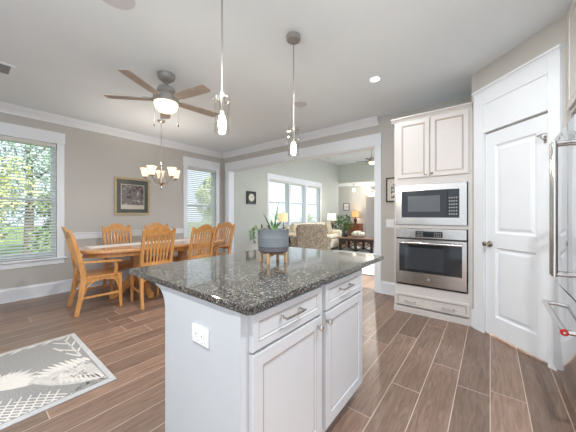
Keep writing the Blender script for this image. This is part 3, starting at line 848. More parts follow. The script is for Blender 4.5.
# ------------------------------------------------------------------ refrigerator (faces +y)
FX = 2.755
fr = thing('refrigerator', 'stainless steel french-door refrigerator with bottom freezer drawer at the right edge', 'refrigerator', (FX, -0.375, 0), 180)
FWD = 0.905     # local x grows towards the camera, -y is out of the doors
bm = BM(); box(bm, 0.004, FWD - 0.004, 0.066, 0.80, 0.05, 1.775); box(bm, 0.03, FWD - 0.03, 0.10, 0.76, 0.0, 0.05); obj('cabinet', bm, m_dnickel, fr)
bm = BM(); box(bm, 0.01, FWD - 0.01, 0.03, 0.066, 0.012, 0.082); obj('toe_grille', bm, m_dnickel, fr)
def bar(bm, p0, p1, out, r=0.0125):
    p0, p1 = Vector(p0), Vector(p1); d = (p1 - p0).normalized()
    sweep(bm, [p0, p1], r, n=14)
    for p in (p0 + d * 0.014, p1 - d * 0.014): sweep(bm, [p, (p[0], 0.0, p[2])], r * 0.82, n=10)
for a, b, hx in ((0.0, FWD / 2 - 0.003, FWD / 2 - 0.028), (FWD / 2 + 0.003, FWD, FWD / 2 + 0.034)):
    bm = BM(); box(bm, a, b, 0.0, 0.062, 0.735, 1.785, 0, 0.006); dr = obj('door', bm, m_fsteel, fr, smooth=30)
    bm = BM(); bar(bm, (hx, -0.062, 0.835), (hx, -0.062, 1.672), 1, 0.015); obj('door_handle', bm, m_bar, dr, smooth=40)
bm = BM(); box(bm, 0, FWD, 0.0, 0.062, 0.092, 0.727, 0, 0.006); dr = obj('freezer_drawer', bm, m_fsteel, fr, smooth=30)
bm = BM(); bar(bm, (0.155, -0.066, 0.590), (0.775, -0.066, 0.590), 1, 0.017); h_ = obj('drawer_handle', bm, m_bar, dr, smooth=40)
for p in (0.772,):
    bm = BM(); lathe(bm, [(0.0172, 0), (0.0172, 0.010)], (p, -0.066, 0.590), 18, 0, 'X'); lathe(bm, [(0.006, -0.001), (0.006, 0.013)], (p, -0.066, 0.590), 12, 1, 'X')
    obj('round_medallion', bm, [m_red, m_bar], h_, smooth=40)['label'] = 'red round handle end cap'
# cabinet over the refrigerator
fc = thing('fridge_cabinet', 'cream wall cabinet above the refrigerator at the right edge of the photo', 'cabinet', (2.79, -0.466, 0), 180)
bm = BM(); box(bm, 0, 0.96, 0, 0.60, 1.957, 2.735); box(bm, -0.0, 0.02, 0.0, 0.60, 0.0, 1.957); obj('cabinet_body', bm, m_cab, fc)
for a, b in ((0.03, 0.475), (0.485, 0.93)):
    bm = BM(); rings(bm, a, b, 1.985, 2.70, TP, -0.001); obj('door', bm, [m_cab, m_glaze], fc)

# ------------------------------------------------------------------ pendants over the island
def pendant(x, y, label):
    t = thing('pendant_light', label, 'pendant light', (x, y, CEIL), 0, 'glass pendants over the island')
    bm = BM(); lathe(bm, [(0.060, 0.0), (0.060, -0.034), (0.054, -0.040), (0.012, -0.041), (0.010, -0.055), (0.004, -0.058)], (0, 0, 0), 28); obj('canopy', bm, m_dnickel, t, smooth=40)
    bm = BM(); cyl(bm, (0, 0, -0.79), 0.0058, 0.74, 10); obj('rod', bm, m_chrome, t, smooth=40)
    bm = BM(); lathe(bm, [(0.008, -0.770), (0.017, -0.780), (0.017, -0.880), (0.020, -0.885), (0.020, -0.915), (0.015, -0.920)], (0, 0, 0), 20)
    for k in range(3):
        a = R(20 + 120 * k); sweep(bm, [(0, 0, -0.816), (0.058 * math.cos(a), 0.058 * math.sin(a), -0.816)], 0.0028, n=7)
        sweep(bm, [(0.047 * math.cos(a), 0.047 * math.sin(a), -0.816), (0.060 * math.cos(a), 0.060 * math.sin(a), -0.816)], 0.008, n=10)
    obj('socket', bm, m_chrome, t, smooth=40)
    bm = BM(); lathe(bm, [(0.047, -0.786), (0.047, -1.022), (0.0445, -1.022), (0.0445, -0.786), (0.047, -0.786)], (0, 0, 0), 36, cap=False); obj('glass_shade', bm, m_glass, t, smooth=60)
    bm = BM(); lathe(bm, [(0.012, -0.905), (0.014, -0.925), (0.021, -0.955), (0.022, -0.980), (0.016, -0.998), (0.004, -1.006)], (0, 0, 0), 20); obj('bulb', bm, m_bulb, t, smooth=60)
pendant(0.988, 1.299, 'nearer glass cylinder pendant hanging on the left over the island')
pendant(1.748, 1.320, 'farther glass cylinder pendant hanging on the right, its round canopy in view')

# ------------------------------------------------------------------ ceiling fans
def lamp_light(parent, loc, kind, size, power, col=(1, 0.96, 0.91)):
    L = bpy.data.lights.new('bulb_light', kind); L.energy = power; L.color = col
    if kind == 'AREA': L.shape = 'DISK'; L.size = size
    else: L.shadow_soft_size = size
    o = bpy.data.objects.new('bulb_light', L); COL.objects.link(o); o.parent = parent; o.location = loc
def fan(name, label, loc, rod, scale, a0, blade_mat, power):
    t = thing(name, label, 'ceiling fan', loc)
    s = scale
    bm = BM(); lathe(bm, [(0.092 * s, 0), (0.092 * s, -0.018 * s), (0.080 * s, -0.045 * s), (0.045 * s, -0.072 * s), (0.020 * s, -0.078 * s)], (0, 0, 0), 28); obj('canopy', bm, m_dnickel, t, smooth=40)
    bm = BM(); cyl(bm, (0, 0, -rod - 0.02), 0.013 * s, rod + 0.0, 12); lathe(bm, [(0.022 * s, -rod + 0.015), (0.024 * s, -rod), (0.03 * s, -rod - 0.02)], (0, 0, 0), 16); obj('downrod', bm, m_dnickel, t, smooth=40)
    z = -rod - 0.015
    bm = BM(); lathe(bm, [(0.03 * s, z), (0.075 * s, z - 0.012 * s), (0.092 * s, z - 0.035 * s), (0.098 * s, z - 0.075 * s), (0.085 * s, z - 0.09 * s), (0.08 * s, z - 0.105 * s), (0.125 * s, z - 0.112 * s), (0.130 * s, z - 0.120 * s), (0.130 * s, z - 0.178 * s), (0.124 * s, z - 0.185 * s), (0.03, z - 0.185 * s)], (0, 0, 0), 40); obj('motor_housing', bm, m_dnickel, t, smooth=40)
    zb = z - 0.150 * s
    for k in range(5):
        a = R(a0 + 72 * k); c, sn = math.cos(a), math.sin(a)
        def tp(u, v, w): return (u * c - v * sn, u * sn + v * c, w)
        bm = BM(); pitch = -0.14
        sec = []
        for u, w0 in ((0.15, 0.042), (0.22, 0.052), (0.40, 0.058), (0.55, 0.060), (0.59, 0.056), (0.602, 0.044)):
            u *= s; w0 *= s
            sec.append([bm.verts.new(tp(u, v, zb + v * pitch + h)) for v, h in ((-w0, -0.004), (w0, -0.004), (w0, 0.004), (-w0, 0.004))])
        for A, B in zip(sec, sec[1:]):
            for i in range(4): bm.faces.new((A[i], A[(i + 1) % 4], B[(i + 1) % 4], B[i]))
        bm.faces.new(sec[0]); bm.faces.new(sec[-1])
        bl = obj('blade', bm, blade_mat, t)
        bm = BM(); sweep(bm, [tp(0.085 * s, 0, zb + 0.012), tp(0.14 * s, 0, zb + 0.012), tp(0.235 * s, 0, zb + 0.010)], [0.035 * s, 0.03 * s, 0.055 * s], 0.007)
        obj('blade_bracket', bm, m_dnickel, bl)
    zl = z - 0.185 * s
    bm = BM(); lathe(bm, [(0.121 * s, zl), (0.121 * s, zl - 0.018 * s), (0.108 * s, zl - 0.058 * s), (0.080 * s, zl - 0.086 * s), (0.038 * s, zl - 0.102 * s), (0.002, zl - 0.105 * s)], (0, 0, 0), 36); obj('light_bowl', bm, m_bowl, t, smooth=60)
    lamp_light(t, (0, 0, zl - 0.106 * s), 'AREA', 0.07 * s, power)
    return t, zl
ft, zl = fan('ceiling_fan', 'five-bladed pewter ceiling fan with lit bowl over the dining side', (1.372, 2.780, CEIL), 0.11, 1.0, 65, m_blade, 11.0)
for sgn, L in ((-1, 0.215), (1, 0.225)):
    x, y = rv(sgn * 0.131)
    bm = BM(); cyl(bm, (x, y, zl - L), 0.0012, L + 0.03, 6); lathe(bm, [(0.002, zl - L), (0.006, zl - L - 0.008), (0.006, zl - L - 0.03), (0.002, zl - L - 0.036)], (x, y, 0), 10); obj('pull_chain', bm, m_lampb, ft, smooth=40)
fan('ceiling_fan', 'small-looking ceiling fan hanging in the living room seen through the opening', (7.9, 2.9, LCEIL), 0.385, 0.8, 38, m_espresso, 30.0)

# ------------------------------------------------------------------ chandelier
ch = thing('chandelier', 'five-light brushed nickel chandelier with glowing bell shades over the dining table', 'chandelier', (1.985, 4.19, CEIL))
bm = BM(); lathe(bm, [(0.062, 0), (0.060, -0.012), (0.040, -0.030), (0.012, -0.040), (0.006, -0.05)], (0, 0, 0), 24); obj('canopy', bm, m_chrome, ch, smooth=40)
bm = BM()
z = -0.045
for k in range(17):
    a = R(90 * (k % 2)); pts = []
    for q in range(9):
        b = 2 * math.pi * q / 8; pts.append((0.009 * math.cos(b) * math.cos(a), 0.009 * math.cos(b) * math.sin(a), z - 0.0235 + 0.0215 * math.sin(b)))
    sweep(bm, pts, 0.0022, n=5); z -= 0.0365
obj('chain', bm, m_chrome, ch, smooth=60)
bm = BM()
lathe(bm, [(0.004, z + 0.01), (0.020, z - 0.005), (0.012, z - 0.025), (0.010, z - 0.06), (0.020, z - 0.08), (0.009, z - 0.11), (0.012, z - 0.20), (0.028, z - 0.27), (0.034, z - 0.335), (0.040, z - 0.355), (0.026, z - 0.375), (0.010, z - 0.392), (0.016, z - 0.415), (0.004, z - 0.455)], (0, 0, 0), 20); obj('column', bm, m_chrome, ch, smooth=50)
zb = z - 0.345
for k in range(5):
    a = R(72 * k + 68); c, s = math.cos(a), math.sin(a)
    bm = BM(); pts = []
    for u, w in ((0.03, 0.0), (0.07, -0.012), (0.13, 0.0), (0.18, 0.035), (0.225, 0.062), (0.24, 0.078)): pts.append((u * c, u * s, zb + w))
    sweep(bm, pts, 0.0065, n=8)
    pts = [(0.012 * c, 0.012 * s, z - 0.19), (0.06 * c, 0.06 * s, z - 0.21), (0.10 * c, 0.10 * s, zb + 0.02)]
    sweep(bm, pts, 0.004, n=6)
    ar = obj('arm', bm, m_chrome, ch, smooth=50)
    X_, Y_, Z_ = 0.24 * c, 0.24 * s, zb + 0.085
    bm = BM(); lathe(bm, [(0.012, Z_ - 0.012), (0.030, Z_ - 0.004), (0.034, Z_ + 0.010), (0.018, Z_ + 0.014)], (X_, Y_, 0), 16); obj('shade_cup', bm, m_chrome, ar, smooth=50)
    bm = BM(); lathe(bm, [(0.032, Z_ + 0.012), (0.044, Z_ + 0.03), (0.052, Z_ + 0.07), (0.058, Z_ + 0.11), (0.070, Z_ + 0.140), (0.074, Z_ + 0.144), (0.069, Z_ + 0.140), (0.054, Z_ + 0.11), (0.048, Z_ + 0.07), (0.038, Z_ + 0.03), (0.024, Z_ + 0.018)], (X_, Y_, 0), 22); obj('lamp_shade', bm, m_shade, ar, smooth=60)
    lamp_light(ch, (X_, Y_, Z_ + 0.10), 'POINT', 0.018, 1.5)

# ------------------------------------------------------------------ ceiling items
def can_light(x, y, k, label, zc=CEIL):
    t = thing('recessed_light', label, 'recessed light', (x, y, zc))
    bm = BM(); lathe(bm, [(0.060, -0.001), (0.062, -0.006), (0.050, -0.005), (0.050, -0.001)], (0, 0, 0), 30, cap=False); obj('trim_ring', bm, m_trim, t, smooth=40)
    bm = BM(); lathe(bm, [(0.050, -0.004), (0.001, -0.0045)], (0, 0, 0), 30); obj('lens', bm, m_can, t)
    L = bpy.data.lights.new('downlight', 'AREA'); L.shape = 'DISK'; L.size = 0.1; L.energy = CAN_POWER * k; L.color = (0.96, 0.98, 1.0)
    o = bpy.data.objects.new('downlight', L); COL.objects.link(o); o.parent = t; o.location = (0, 0, -0.008)
can_light(CANS[0][0], CANS[0][1], 0.22, 'round recessed ceiling light, lit, in front of the oven cabinet')
for k, (x, y) in enumerate(CANS[1:]):  # out-of-frame downlights, added as fill for the kitchen
    can_light(x, y, (1.1, 1.1, 0.06, 0.5)[k], 'unseen ceiling light added for fill, %s' % ('by the refrigerator', 'over the kitchen left of the refrigerator', 'before the pantry door', 'over the rug')[k])
can_light(6.2, 1.2, 1.4, 'unseen ceiling light added to brighten the living room, nearer one, beyond the wall right of the opening', LCEIL)  # this and the next are unseen, added to brighten the living room
can_light(8.6, 1.2, 1.4, 'unseen ceiling light added to brighten the living room, farther one, beyond the wall right of the opening', LCEIL)
def speaker(x, y, z, r, label):
    bm = BM(); lathe(bm, [(r, -0.0005), (r, -0.005), (r * 0.95, -0.008), (r * 0.94, -0.006), (0.001, -0.006)], (x, y, z), 36)
    tag(obj('ceiling_speaker', bm, m_spk, smooth=40), label, 'speaker')
speaker(2.872, 2.057, CEIL, 0.098, 'round flat ceiling speaker beyond the right pendant')
speaker(0.655, 2.050, CEIL, 0.120, 'large round ceiling speaker cut by the top edge of the photo')
speaker(8.744, 4.95, LCEIL, 0.10, 'round ceiling speaker in the living room ceiling by the window wall')
vt = thing('ceiling_vent', 'white rectangular ceiling air vent at the left edge of the photo', 'vent', (0.165, 3.985, CEIL))
bm = BM(); sash(bm, -0.165, 0.165, 0, 0.30, -0.010, -0.0005, 0.03)
for v in bm.verts: v.co = (v.co.x, v.co.z - 0.15, v.co.y)
obj('frame', bm, m_trim, vt)
bm = BM()
for k in range(8): box(bm, -0.135, 0.135, -0.115 + k * 0.031, -0.098 + k * 0.031, -0.007, -0.003)
box(bm, -0.135, 0.135, -0.12, 0.12, -0.003, -0.001)
obj('louvres', bm, m_vent, vt)

# ------------------------------------------------------------------ wall items
pf = thing('framed_picture', 'gold-framed print with grey-green mat on the dining wall between the windows', 'picture', (1.661, YW, 1.218))
bm = BM(); sash(bm, 0, 0.607, 0, 0.69, -0.026, -0.001, 0.024); sash(bm, 0.022, 0.583, 0.024, 0.666, -0.018, -0.002, 0.014); obj('frame', bm, m_gold, pf)
bm = BM(); box(bm, 0.036, 0.571, -0.010, -0.003, 0.036, 0.654); obj('mat_board', bm, m_mat, pf)
bm = BM(); box(bm, 0.105, 0.505, -0.0115, -0.0102, 0.105, 0.565, 1); box(bm, 0.116, 0.494, -0.0125, -0.0116, 0.185, 0.554, 0); obj('print', bm, [m_pic, m_mat2], pf)
bm = BM(); box(bm, 0.036, 0.571, -0.0155, -0.0145, 0.036, 0.654); obj('glass', bm, m_pane, pf)
cl = thing('wall_clock', 'square black clock with round ivory face on the living room wall', 'clock', (4.992, YW, 1.70))
bm = BM(); h = 0.175
rings(bm, -h, h, -h, h, [(0, -0.03, 0), (0.01, -0.038, 0), (0.035, -0.034, 0), (0.04, -0.025, 0)], -0.002); obj('frame', bm, m_clockf, cl)
bm = BM(); lathe(bm, [(0.108, -0.026), (0.108, -0.030), (0.001, -0.0302)], (0, 0, 0), 36, 0, 'Y')
for k in range(12):
    a = R(30 * k); sweep(bm, [(0.080 * math.sin(a), -0.0312, 0.080 * math.cos(a)), (0.098 * math.sin(a), -0.0312, 0.098 * math.cos(a))], 0.006, 0.002, up=(0, 1, 0), mi=1)
obj('dial', bm, [m_clockw, m_clockf], cl)
bm = BM()
for a, L in ((R(-58), 0.05), (R(60), 0.072)): sweep(bm, [(0, -0.034, 0), (L * math.sin(a), -0.034, L * math.cos(a))], 0.006, 0.002, up=(0, 1, 0))
obj('hands', bm, m_clockf, cl)
p2 = thing('framed_picture', 'small dark-framed print half hidden by the oven cabinet', 'picture', (XW, 1.258, 1.412), -90)
bm = BM(); sash(bm, 0, 0.285, 0, 0.372, -0.022, -0.001, 0.020); obj('frame', bm, m_bframe, p2)
bm = BM(); box(bm, 0.018, 0.267, -0.010, -0.003, 0.018, 0.354); obj('mat_board', bm, m_mat2, p2)
bm = BM(); box(bm, 0.072, 0.213, -0.0115, -0.0102, 0.06, 0.31); obj('print', bm, m_pic2, p2)
p3 = thing('framed_picture', 'small dark-framed pale print on the far wall above the cherry dresser', 'picture', (11.6, 5.675, 1.433), -90)
bm = BM(); sash(bm, 0, 0.317, 0, 0.36, -0.022, -0.001, 0.030); obj('frame', bm, m_bframe, p3)
bm = BM(); box(bm, 0.028, 0.289, -0.010, -0.003, 0.028, 0.332); obj('print', bm, m_pic3, p3)
sw = thing('light_switch', 'white double rocker switch plate on the wall left of the oven cabinet', 'light switch', (XW, 1.258, 1.026), -90)
bm = BM(); box(bm, 0, 0.116, -0.007, -0.001, 0, 0.125, 0, 0.002); obj('plate', bm, m_plate, sw)
for xx in (0.035, 0.081):
    bm = BM(); box(bm, xx - 0.016, xx + 0.016, -0.011, -0.0072, 0.030, 0.095, 0, 0.002); obj('rocker', bm, m_plate, sw)

# ------------------------------------------------------------------ dining table
TC = (2.04, 4.26)
tb = thing('dining_table', 'oval golden oak pedestal dining table under the chandelier', 'dining table', (TC[0], TC[1], 0))
def oval(L, Wd, n=48, e=2.6):
    out = []
    for k in range(n):
        a = 2 * math.pi * k / n; c, s = math.cos(a), math.sin(a)
        out.append((L * math.copysign(abs(c) ** (2 / e), c), Wd * math.copysign(abs(s) ** (2 / e), s)))
    return out
bm = BM()
lv = [(1.0, 0.722), (1.0, 0.750), (0.994, 0.760)]
R_ = [[bm.verts.new((x * f, y * f, z)) for x, y in oval(1.125, 0.53)] for f, z in lv]
for A, B in zip(R_, R_[1:]):
    for i in range(48): bm.faces.new((A[i], A[(i + 1) % 48], B[(i + 1) % 48], B[i]))
bm.faces.new(R_[0]); bm.faces.new(R_[-1])
obj('tabletop', bm, m_oakt, tb, smooth=30)
bm = BM(); prism(bm, oval(1.045, 0.455), 0.655, 0.722, 'XY'); obj('apron', bm, m_oak, tb, smooth=30)
for sx_ in (-0.35, 0.35):
    bm = BM(); lathe(bm, [(0.14, 0.655), (0.14, 0.63), (0.085, 0.60), (0.075, 0.52), (0.105, 0.42), (0.115, 0.34), (0.09, 0.26), (0.085, 0.16), (0.06, 0.14)], (sx_, 0, 0), 20); obj('pedestal', bm, m_oak, tb, smooth=45)
    for a in (R(90), R(-90), R(180 if sx_ < 0 else 0)):
        c, s = math.cos(a), math.sin(a); L = 0.40 if abs(s) > 0.5 else 0.40
        pts = [(sx_ + c * u * L / 0.4, s * u * L / 0.4, z) for u, z in ((0.05, 0.26), (0.12, 0.25), (0.20, 0.18), (0.28, 0.09), (0.36, 0.05), (0.40, 0.045))]
        bm = BM(); sweep(bm, pts, 0.065, [0.11, 0.10, 0.09, 0.075, 0.07, 0.07]); obj('foot', bm, m_oak, tb)
# the cloth runner on it
bm = BM(); box(bm, -0.98, 0.92, -0.03, 0.28, 0, 0.004, 0, 0.001)
tag(obj('table_runner', bm, m_runner, loc=(TC[0], TC[1], 0.7606)), 'long white cloth runner lying along the oak dining table', 'table runner')

# ------------------------------------------------------------------ dining chairs
def chair(label, arms):
    t = thing('dining_armchair' if arms else 'dining_chair', label, 'chair', (0, 0, 0), 0, 'oak dining armchairs' if arms else 'oak dining side chairs')
    w = 0.186 if not arms else 0.235     # half width at the back
    wf = w + 0.013
    bm = BM()
    sh = [(-wf, 0.205), (wf, 0.205), (w + 0.005, -0.20), (-w - 0.005, -0.20)]
    prism(bm, sh, 0.425, 0.452, 'XY'); bmesh.ops.bevel(bm, geom=bm.edges[:], offset=0.008, segments=2, affect='EDGES')
    obj('seat', bm, m_oak, t, smooth=30)
    bm = BM()
    for poly in ([(-wf + 0.03, 0.425), (wf - 0.03, 0.425), (wf - 0.03, 0.36), (wf - 0.06, 0.365), (0, 0.395), (-wf + 0.06, 0.365), (-wf + 0.03, 0.36)],): prism(bm, poly, 0.170, 0.188, 'XZ')
    prism(bm, [(-w + 0.02, 0.425), (w - 0.02, 0.425), (w - 0.02, 0.37), (-w + 0.02, 0.37)], -0.195, -0.175, 'XZ')
    for s in (-1, 1):
        prism(bm, [(-0.19, 0.425), (0.20, 0.425), (0.20, 0.365), (0.15, 0.375), (0.0, 0.395), (-0.14, 0.375), (-0.19, 0.365)], s * (w - 0.012) - 0.01, s * (w - 0.012) + 0.01, 'YZ')
    obj('apron', bm, m_oak, t)
    # rear posts: leg, seat joint and raked back in one curved piece
    for s in (-1, 1):
        pts = [(s * (w + 0.012), -0.275, 0), (s * (w + 0.008), -0.235, 0.20), (s * w, -0.205, 0.40), (s * w, -0.205, 0.50), (s * (w + 0.004), -0.245, 0.72), (s * (w + 0.006), -0.305, 0.95), (s * (w + 0.006), -0.335, 1.035)]
        bm = BM(); sweep(bm, pts, 0.034, [0.045, 0.050, 0.055, 0.055, 0.045, 0.036, 0.026], up=(0, 1, 0)); obj('rear_post', bm, m_oak, t)
        bm = BM(); sweep(bm, [(s * (wf - 0.025), 0.195, 0.0), (s * (wf - 0.025), 0.185, 0.25), (s * (wf - 0.025), 0.180, 0.425)], [0.030, 0.036, 0.042], [0.030, 0.036, 0.042], up=(0, 1, 0)); obj('front_leg', bm, m_oak, t)
        # curved brackets under the seat
        for (A, B, C_) in (((s * (wf - 0.035), 0.178, 0.26), (s * (wf - 0.05), 0.178, 0.345), (s * (wf - 0.11), 0.178, 0.40)), ((s * (wf - 0.025), 0.170, 0.26), (s * (wf - 0.025), 0.150, 0.345), (s * (wf - 0.025), 0.10, 0.40)),
                           ((s * (w + 0.002), -0.215, 0.24), (s * (w - 0.02), -0.205, 0.33), (s * (w - 0.09), -0.195, 0.385)), ((s * (w - 0.002), -0.20, 0.24), (s * (w - 0.002), -0.17, 0.33), (s * (w - 0.002), -0.10, 0.39))):
            bm = BM(); sweep(bm, [A, B, C_], 0.016, 0.018, up=(0, 1, 0.01)); obj('corner_brace', bm, m_oak, t)
    # crest rail with arched top
    bm = BM(); top, bot = [], []
    for k in range(17):
        f = -1 + 2 * k / 16; x = f * (w + 0.010)
        zt = 1.000 + 0.072 * max(0, math.cos(f * 1.9)) ** 1.3 + 0.012 * abs(f) ** 6
        zb_ = 0.925 + 0.030 * math.cos(f * 1.5)
        yb = -0.018 * math.cos(f * 1.5)
        top.append((x, zt, yb)); bot.append((x, zb_, yb))
    F = [[], [], [], []]
    for (x, z, yb), (x2, z2, _) in zip(top, bot):
        ry = lambda zz: -0.298 - (zz - 0.93) * 0.36
        for i, (zz, off) in enumerate(((z, 0.013), (z2, 0.013), (z2, -0.013), (z, -0.013))): F[i].append(bm.verts.new((x, ry(zz) + yb + off, zz)))
    for i in range(4):
        j = (i + 1) % 4
        for k in range(16): bm.faces.new((F[i][k], F[i][k + 1], F[j][k + 1], F[j][k]))
    for k in (0, 16): bm.faces.new([F[i][k] for i in range(4)])
    obj('crest_rail', bm, m_oak, t, smooth=35)
    bm = BM(); sweep(bm, [(-w, -0.218, 0.565), (0, -0.226, 0.565), (w, -0.218, 0.565)], 0.022, 0.045); obj('lower_rail', bm, m_oak, t)
    for k in range(7):
        f = (k - 3) / 3; x0, x1 = f * w * 0.66, f * w * 0.74
        bm = BM(); sweep(bm, [(x0, -0.226, 0.575), (x0 + (x1 - x0) * 0.5, -0.262, 0.76), (x1, -0.312, 0.945)], [0.020, 0.024, 0.030] if abs(f) > 0.1 else [0.022, 0.030, 0.036], 0.010, up=(0, 1, 0)); obj('slat', bm, m_oak, t)
    for s in (-1, 1):
        bm = BM(); sweep(bm, [(s * (w + 0.004), -0.225, 0.20), (s * (wf - 0.025), 0.20, 0.20)], 0.020, 0.024); obj('stretcher', bm, m_oak, t)
    if arms:
        for s in (-1, 1):
            bm = BM(); sweep(bm, [(s * (w + 0.015), -0.225, 0.640), (s * (wf + 0.02), -0.05, 0.632), (s * (wf + 0.025), 0.13, 0.625), (s * (wf + 0.02), 0.19, 0.618)], [0.035, 0.050, 0.055, 0.045], 0.022); ar = obj('arm', bm, m_oak, t)
            bm = BM(); sweep(bm, [(s * (wf - 0.01), 0.125, 0.44), (s * (wf + 0.012), 0.135, 0.54), (s * (wf + 0.02), 0.120, 0.622)], 0.026, 0.032, up=(0, 1, 0)); obj('arm_support', bm, m_oak, ar)
    return t
A_ = chair('oak armchair at the left end of the dining table, nearest the left window', True)
A_.location = (1.122, 4.11, 0); A_.rotation_euler.z = R(-94)
dup(A_, (3.03, 4.26, 0), 92, 'oak armchair at the right end of the dining table, beside the wide opening')
C_ = chair('oak side chair on the near side of the table, left one, back to the camera', False)
C_.location = (1.635, 3.775, 0); C_.rotation_euler.z = R(-3)
dup(C_, (2.305, 3.80, 0), 2, 'oak side chair on the near side of the table in front of the corner window')
dup(C_, (1.61, 4.66, 0), 180, 'oak side chair on the wall side of the table, facing the camera under the picture')
dup(C_, (2.29, 4.68, 0), 180, 'oak side chair on the wall side, mostly hidden behind the near left side chair')

# ------------------------------------------------------------------ rug by the camera
RX0, RX1, RY0, RY1 = -0.9, 0.70, 2.165, 3.335
rg = thing('area_rug', 'grey and cream feather-patterned rug on the wood floor at the lower left', 'rug', (0, 0, 0.0006))
bm = BM(); box(bm, RX0, RX1, RY0, RY1, 0, 0.008, 0, 0.002)
box(bm, RX0 + 0.04, RX1 - 0.036, RY0 + 0.045, RY1 - 0.045, 0.0075, 0.0086, 1)
obj('rug_base', bm, [m_rugb, m_rugf], rg)
def flat(bm, pts, z, mi):
    f = bm.faces.new([bm.verts.new((x, y, z)) for x, y in pts]); f.material_index = mi
    if f.normal.z < 0: f.normal_flip()
def spike(bm, p, q, w, z, mi, belly=0.45):
    p, q = Vector(p), Vector(q); d = q - p; n = Vector((-d.y, d.x)).normalized() * w
    pts = [p + n * 0.35]
    for f, k in ((0.25, 0.8), (belly, 1.0), (0.75, 0.72)): pts.append(p + d * f + n * k)
    pts.append(q)
    for f, k in ((0.75, 0.72), (belly, 1.0), (0.25, 0.8)): pts.append(p + d * f - n * k)
    pts.append(p - n * 0.35)
    flat(bm, [tuple(v) for v in pts], z, mi)
bm = BM(); Zr = 0.0092
rr = random.Random(3)
# left fan of feather barbs
for k in range(26):
    a = R(-35 + 175 * k / 25); L = 0.20 + 0.05 * rr.random()
    spike(bm, (0.10 + 0.05 * math.cos(a), 2.68 + 0.05 * math.sin(a)), (0.12 + L * math.cos(a) * 1.05, 2.68 + L * math.sin(a)), 0.017, Zr + 0.00002 * k, 0)
for k in range(16):
    a = R(-30 + 150 * k / 15); L = 0.30 + 0.04 * rr.random()
    spike(bm, (-0.32, 2.75), (-0.32 + L * math.cos(a), 2.75 + L * math.sin(a)), 0.02, Zr + 0.00002 * k, 0)
# broad pale leaf in the middle with barbs on its far side
flat(bm, [(0.28, 2.60), (0.36, 2.66), (0.44, 2.66), (0.52, 2.68), (0.60, 2.66), (0.645, 2.56), (0.655, 2.40), (0.655, 2.24), (0.60, 2.27), (0.52, 2.31), (0.45, 2.36), (0.37, 2.45)], Zr + 0.0002, 1)
for k in range(10):
    x = 0.34 + 0.028 * k; spike(bm, (x + 0.055, 2.60 + 0.02 * math.sin(k)), (x - 0.035 + 0.007 * k, 2.70 + 0.075 * math.sin(k * 0.33)), 0.014, Zr + 0.0003 + 0.00002 * k, 0)
for k in range(9):
    spike(bm, (0.62 - 0.02 * k, 2.36 + 0.025 * k), (0.656 - 0.028 * k, 2.225 + 0.022 * k), 0.016, Zr + 0.0006, 0)
for k in range(12):
    x, y = rr.uniform(0.42, 0.62), rr.uniform(2.40, 2.62); spike(bm, (x, y), (x + rr.uniform(-0.04, 0.04), y - 0.04), 0.007, Zr + 0.0008, 2)
# net of cream lines
def line(p, q, w, z): 
    p, q = Vector(p), Vector(q); n = Vector((-(q - p).y, (q - p).x)).normalized() * w
    flat(bm, [tuple(p + n), tuple(q + n * 0.6), tuple(q - n * 0.6), tuple(p - n)], z, 0)
for k in range(11):
    line((-0.15 + 0.05 * k, 2.215), (-0.02 + 0.043 * k, 2.58 - 0.024 * k), 0.006, Zr + 0.0009)
    line((0.10 + 0.035 * k, 2.215), (-0.30 + 0.062 * k, 2.58 - 0.022 * k), 0.006, Zr + 0.0011)
# sprigs near the far corner and the line along the far edge
for p, q in (((0.62, 2.76), (0.60, 3.22)), ((0.61, 2.90), (0.53, 3.02)), ((0.605, 3.0), (0.66, 3.12)), ((0.60, 3.1), (0.52, 3.22)), ((0.615, 2.84), (0.66, 2.94)), ((0.60, 3.18), (0.65, 3.28)), ((0.54, 2.97), (0.50, 3.10)), ((0.62, 2.74), (0.55, 2.90))):
    line(p, q, 0.010, Zr + 0.0012)
for k in range(15):
    spike(bm, (0.62 - 0.10 * k, 3.285), (0.54 - 0.10 * k, 3.262 - 0.018 * (k % 2)), 0.010, Zr + 0.0013, 0)
# mottled patch near the near corner
for k in range(26):
    x, y = rr.uniform(0.42, 0.64), rr.uniform(2.215, 2.30); spike(bm, (x, y), (x + 0.03, y + rr.uniform(-0.012, 0.012)), 0.006, Zr + 0.0014, 2)
o = obj('feather_pattern', bm, [m_rugc, m_rugd, m_rugf], rg)

# ------------------------------------------------------------------ living room
lr = thing('living_room_rug', 'pale grey rug with dark edge on the living room floor', 'rug', (0, 0, 0.0006))
bm = BM(); box(bm, 5.03, 9.4, 1.2, 4.25, 0, 0.008, 1); box(bm, 5.07, 9.36, 1.24, 4.21, 0.008, 0.010, 0); obj('rug_base', bm, [m_rug2, m_rug2e], lr)
Z2 = 0.0112
def cushion(bm, x0, x1, y0, y1, z0, z1, b=0.04): box(bm, x0, x1, y0, y1, z0, z1, 0, b)
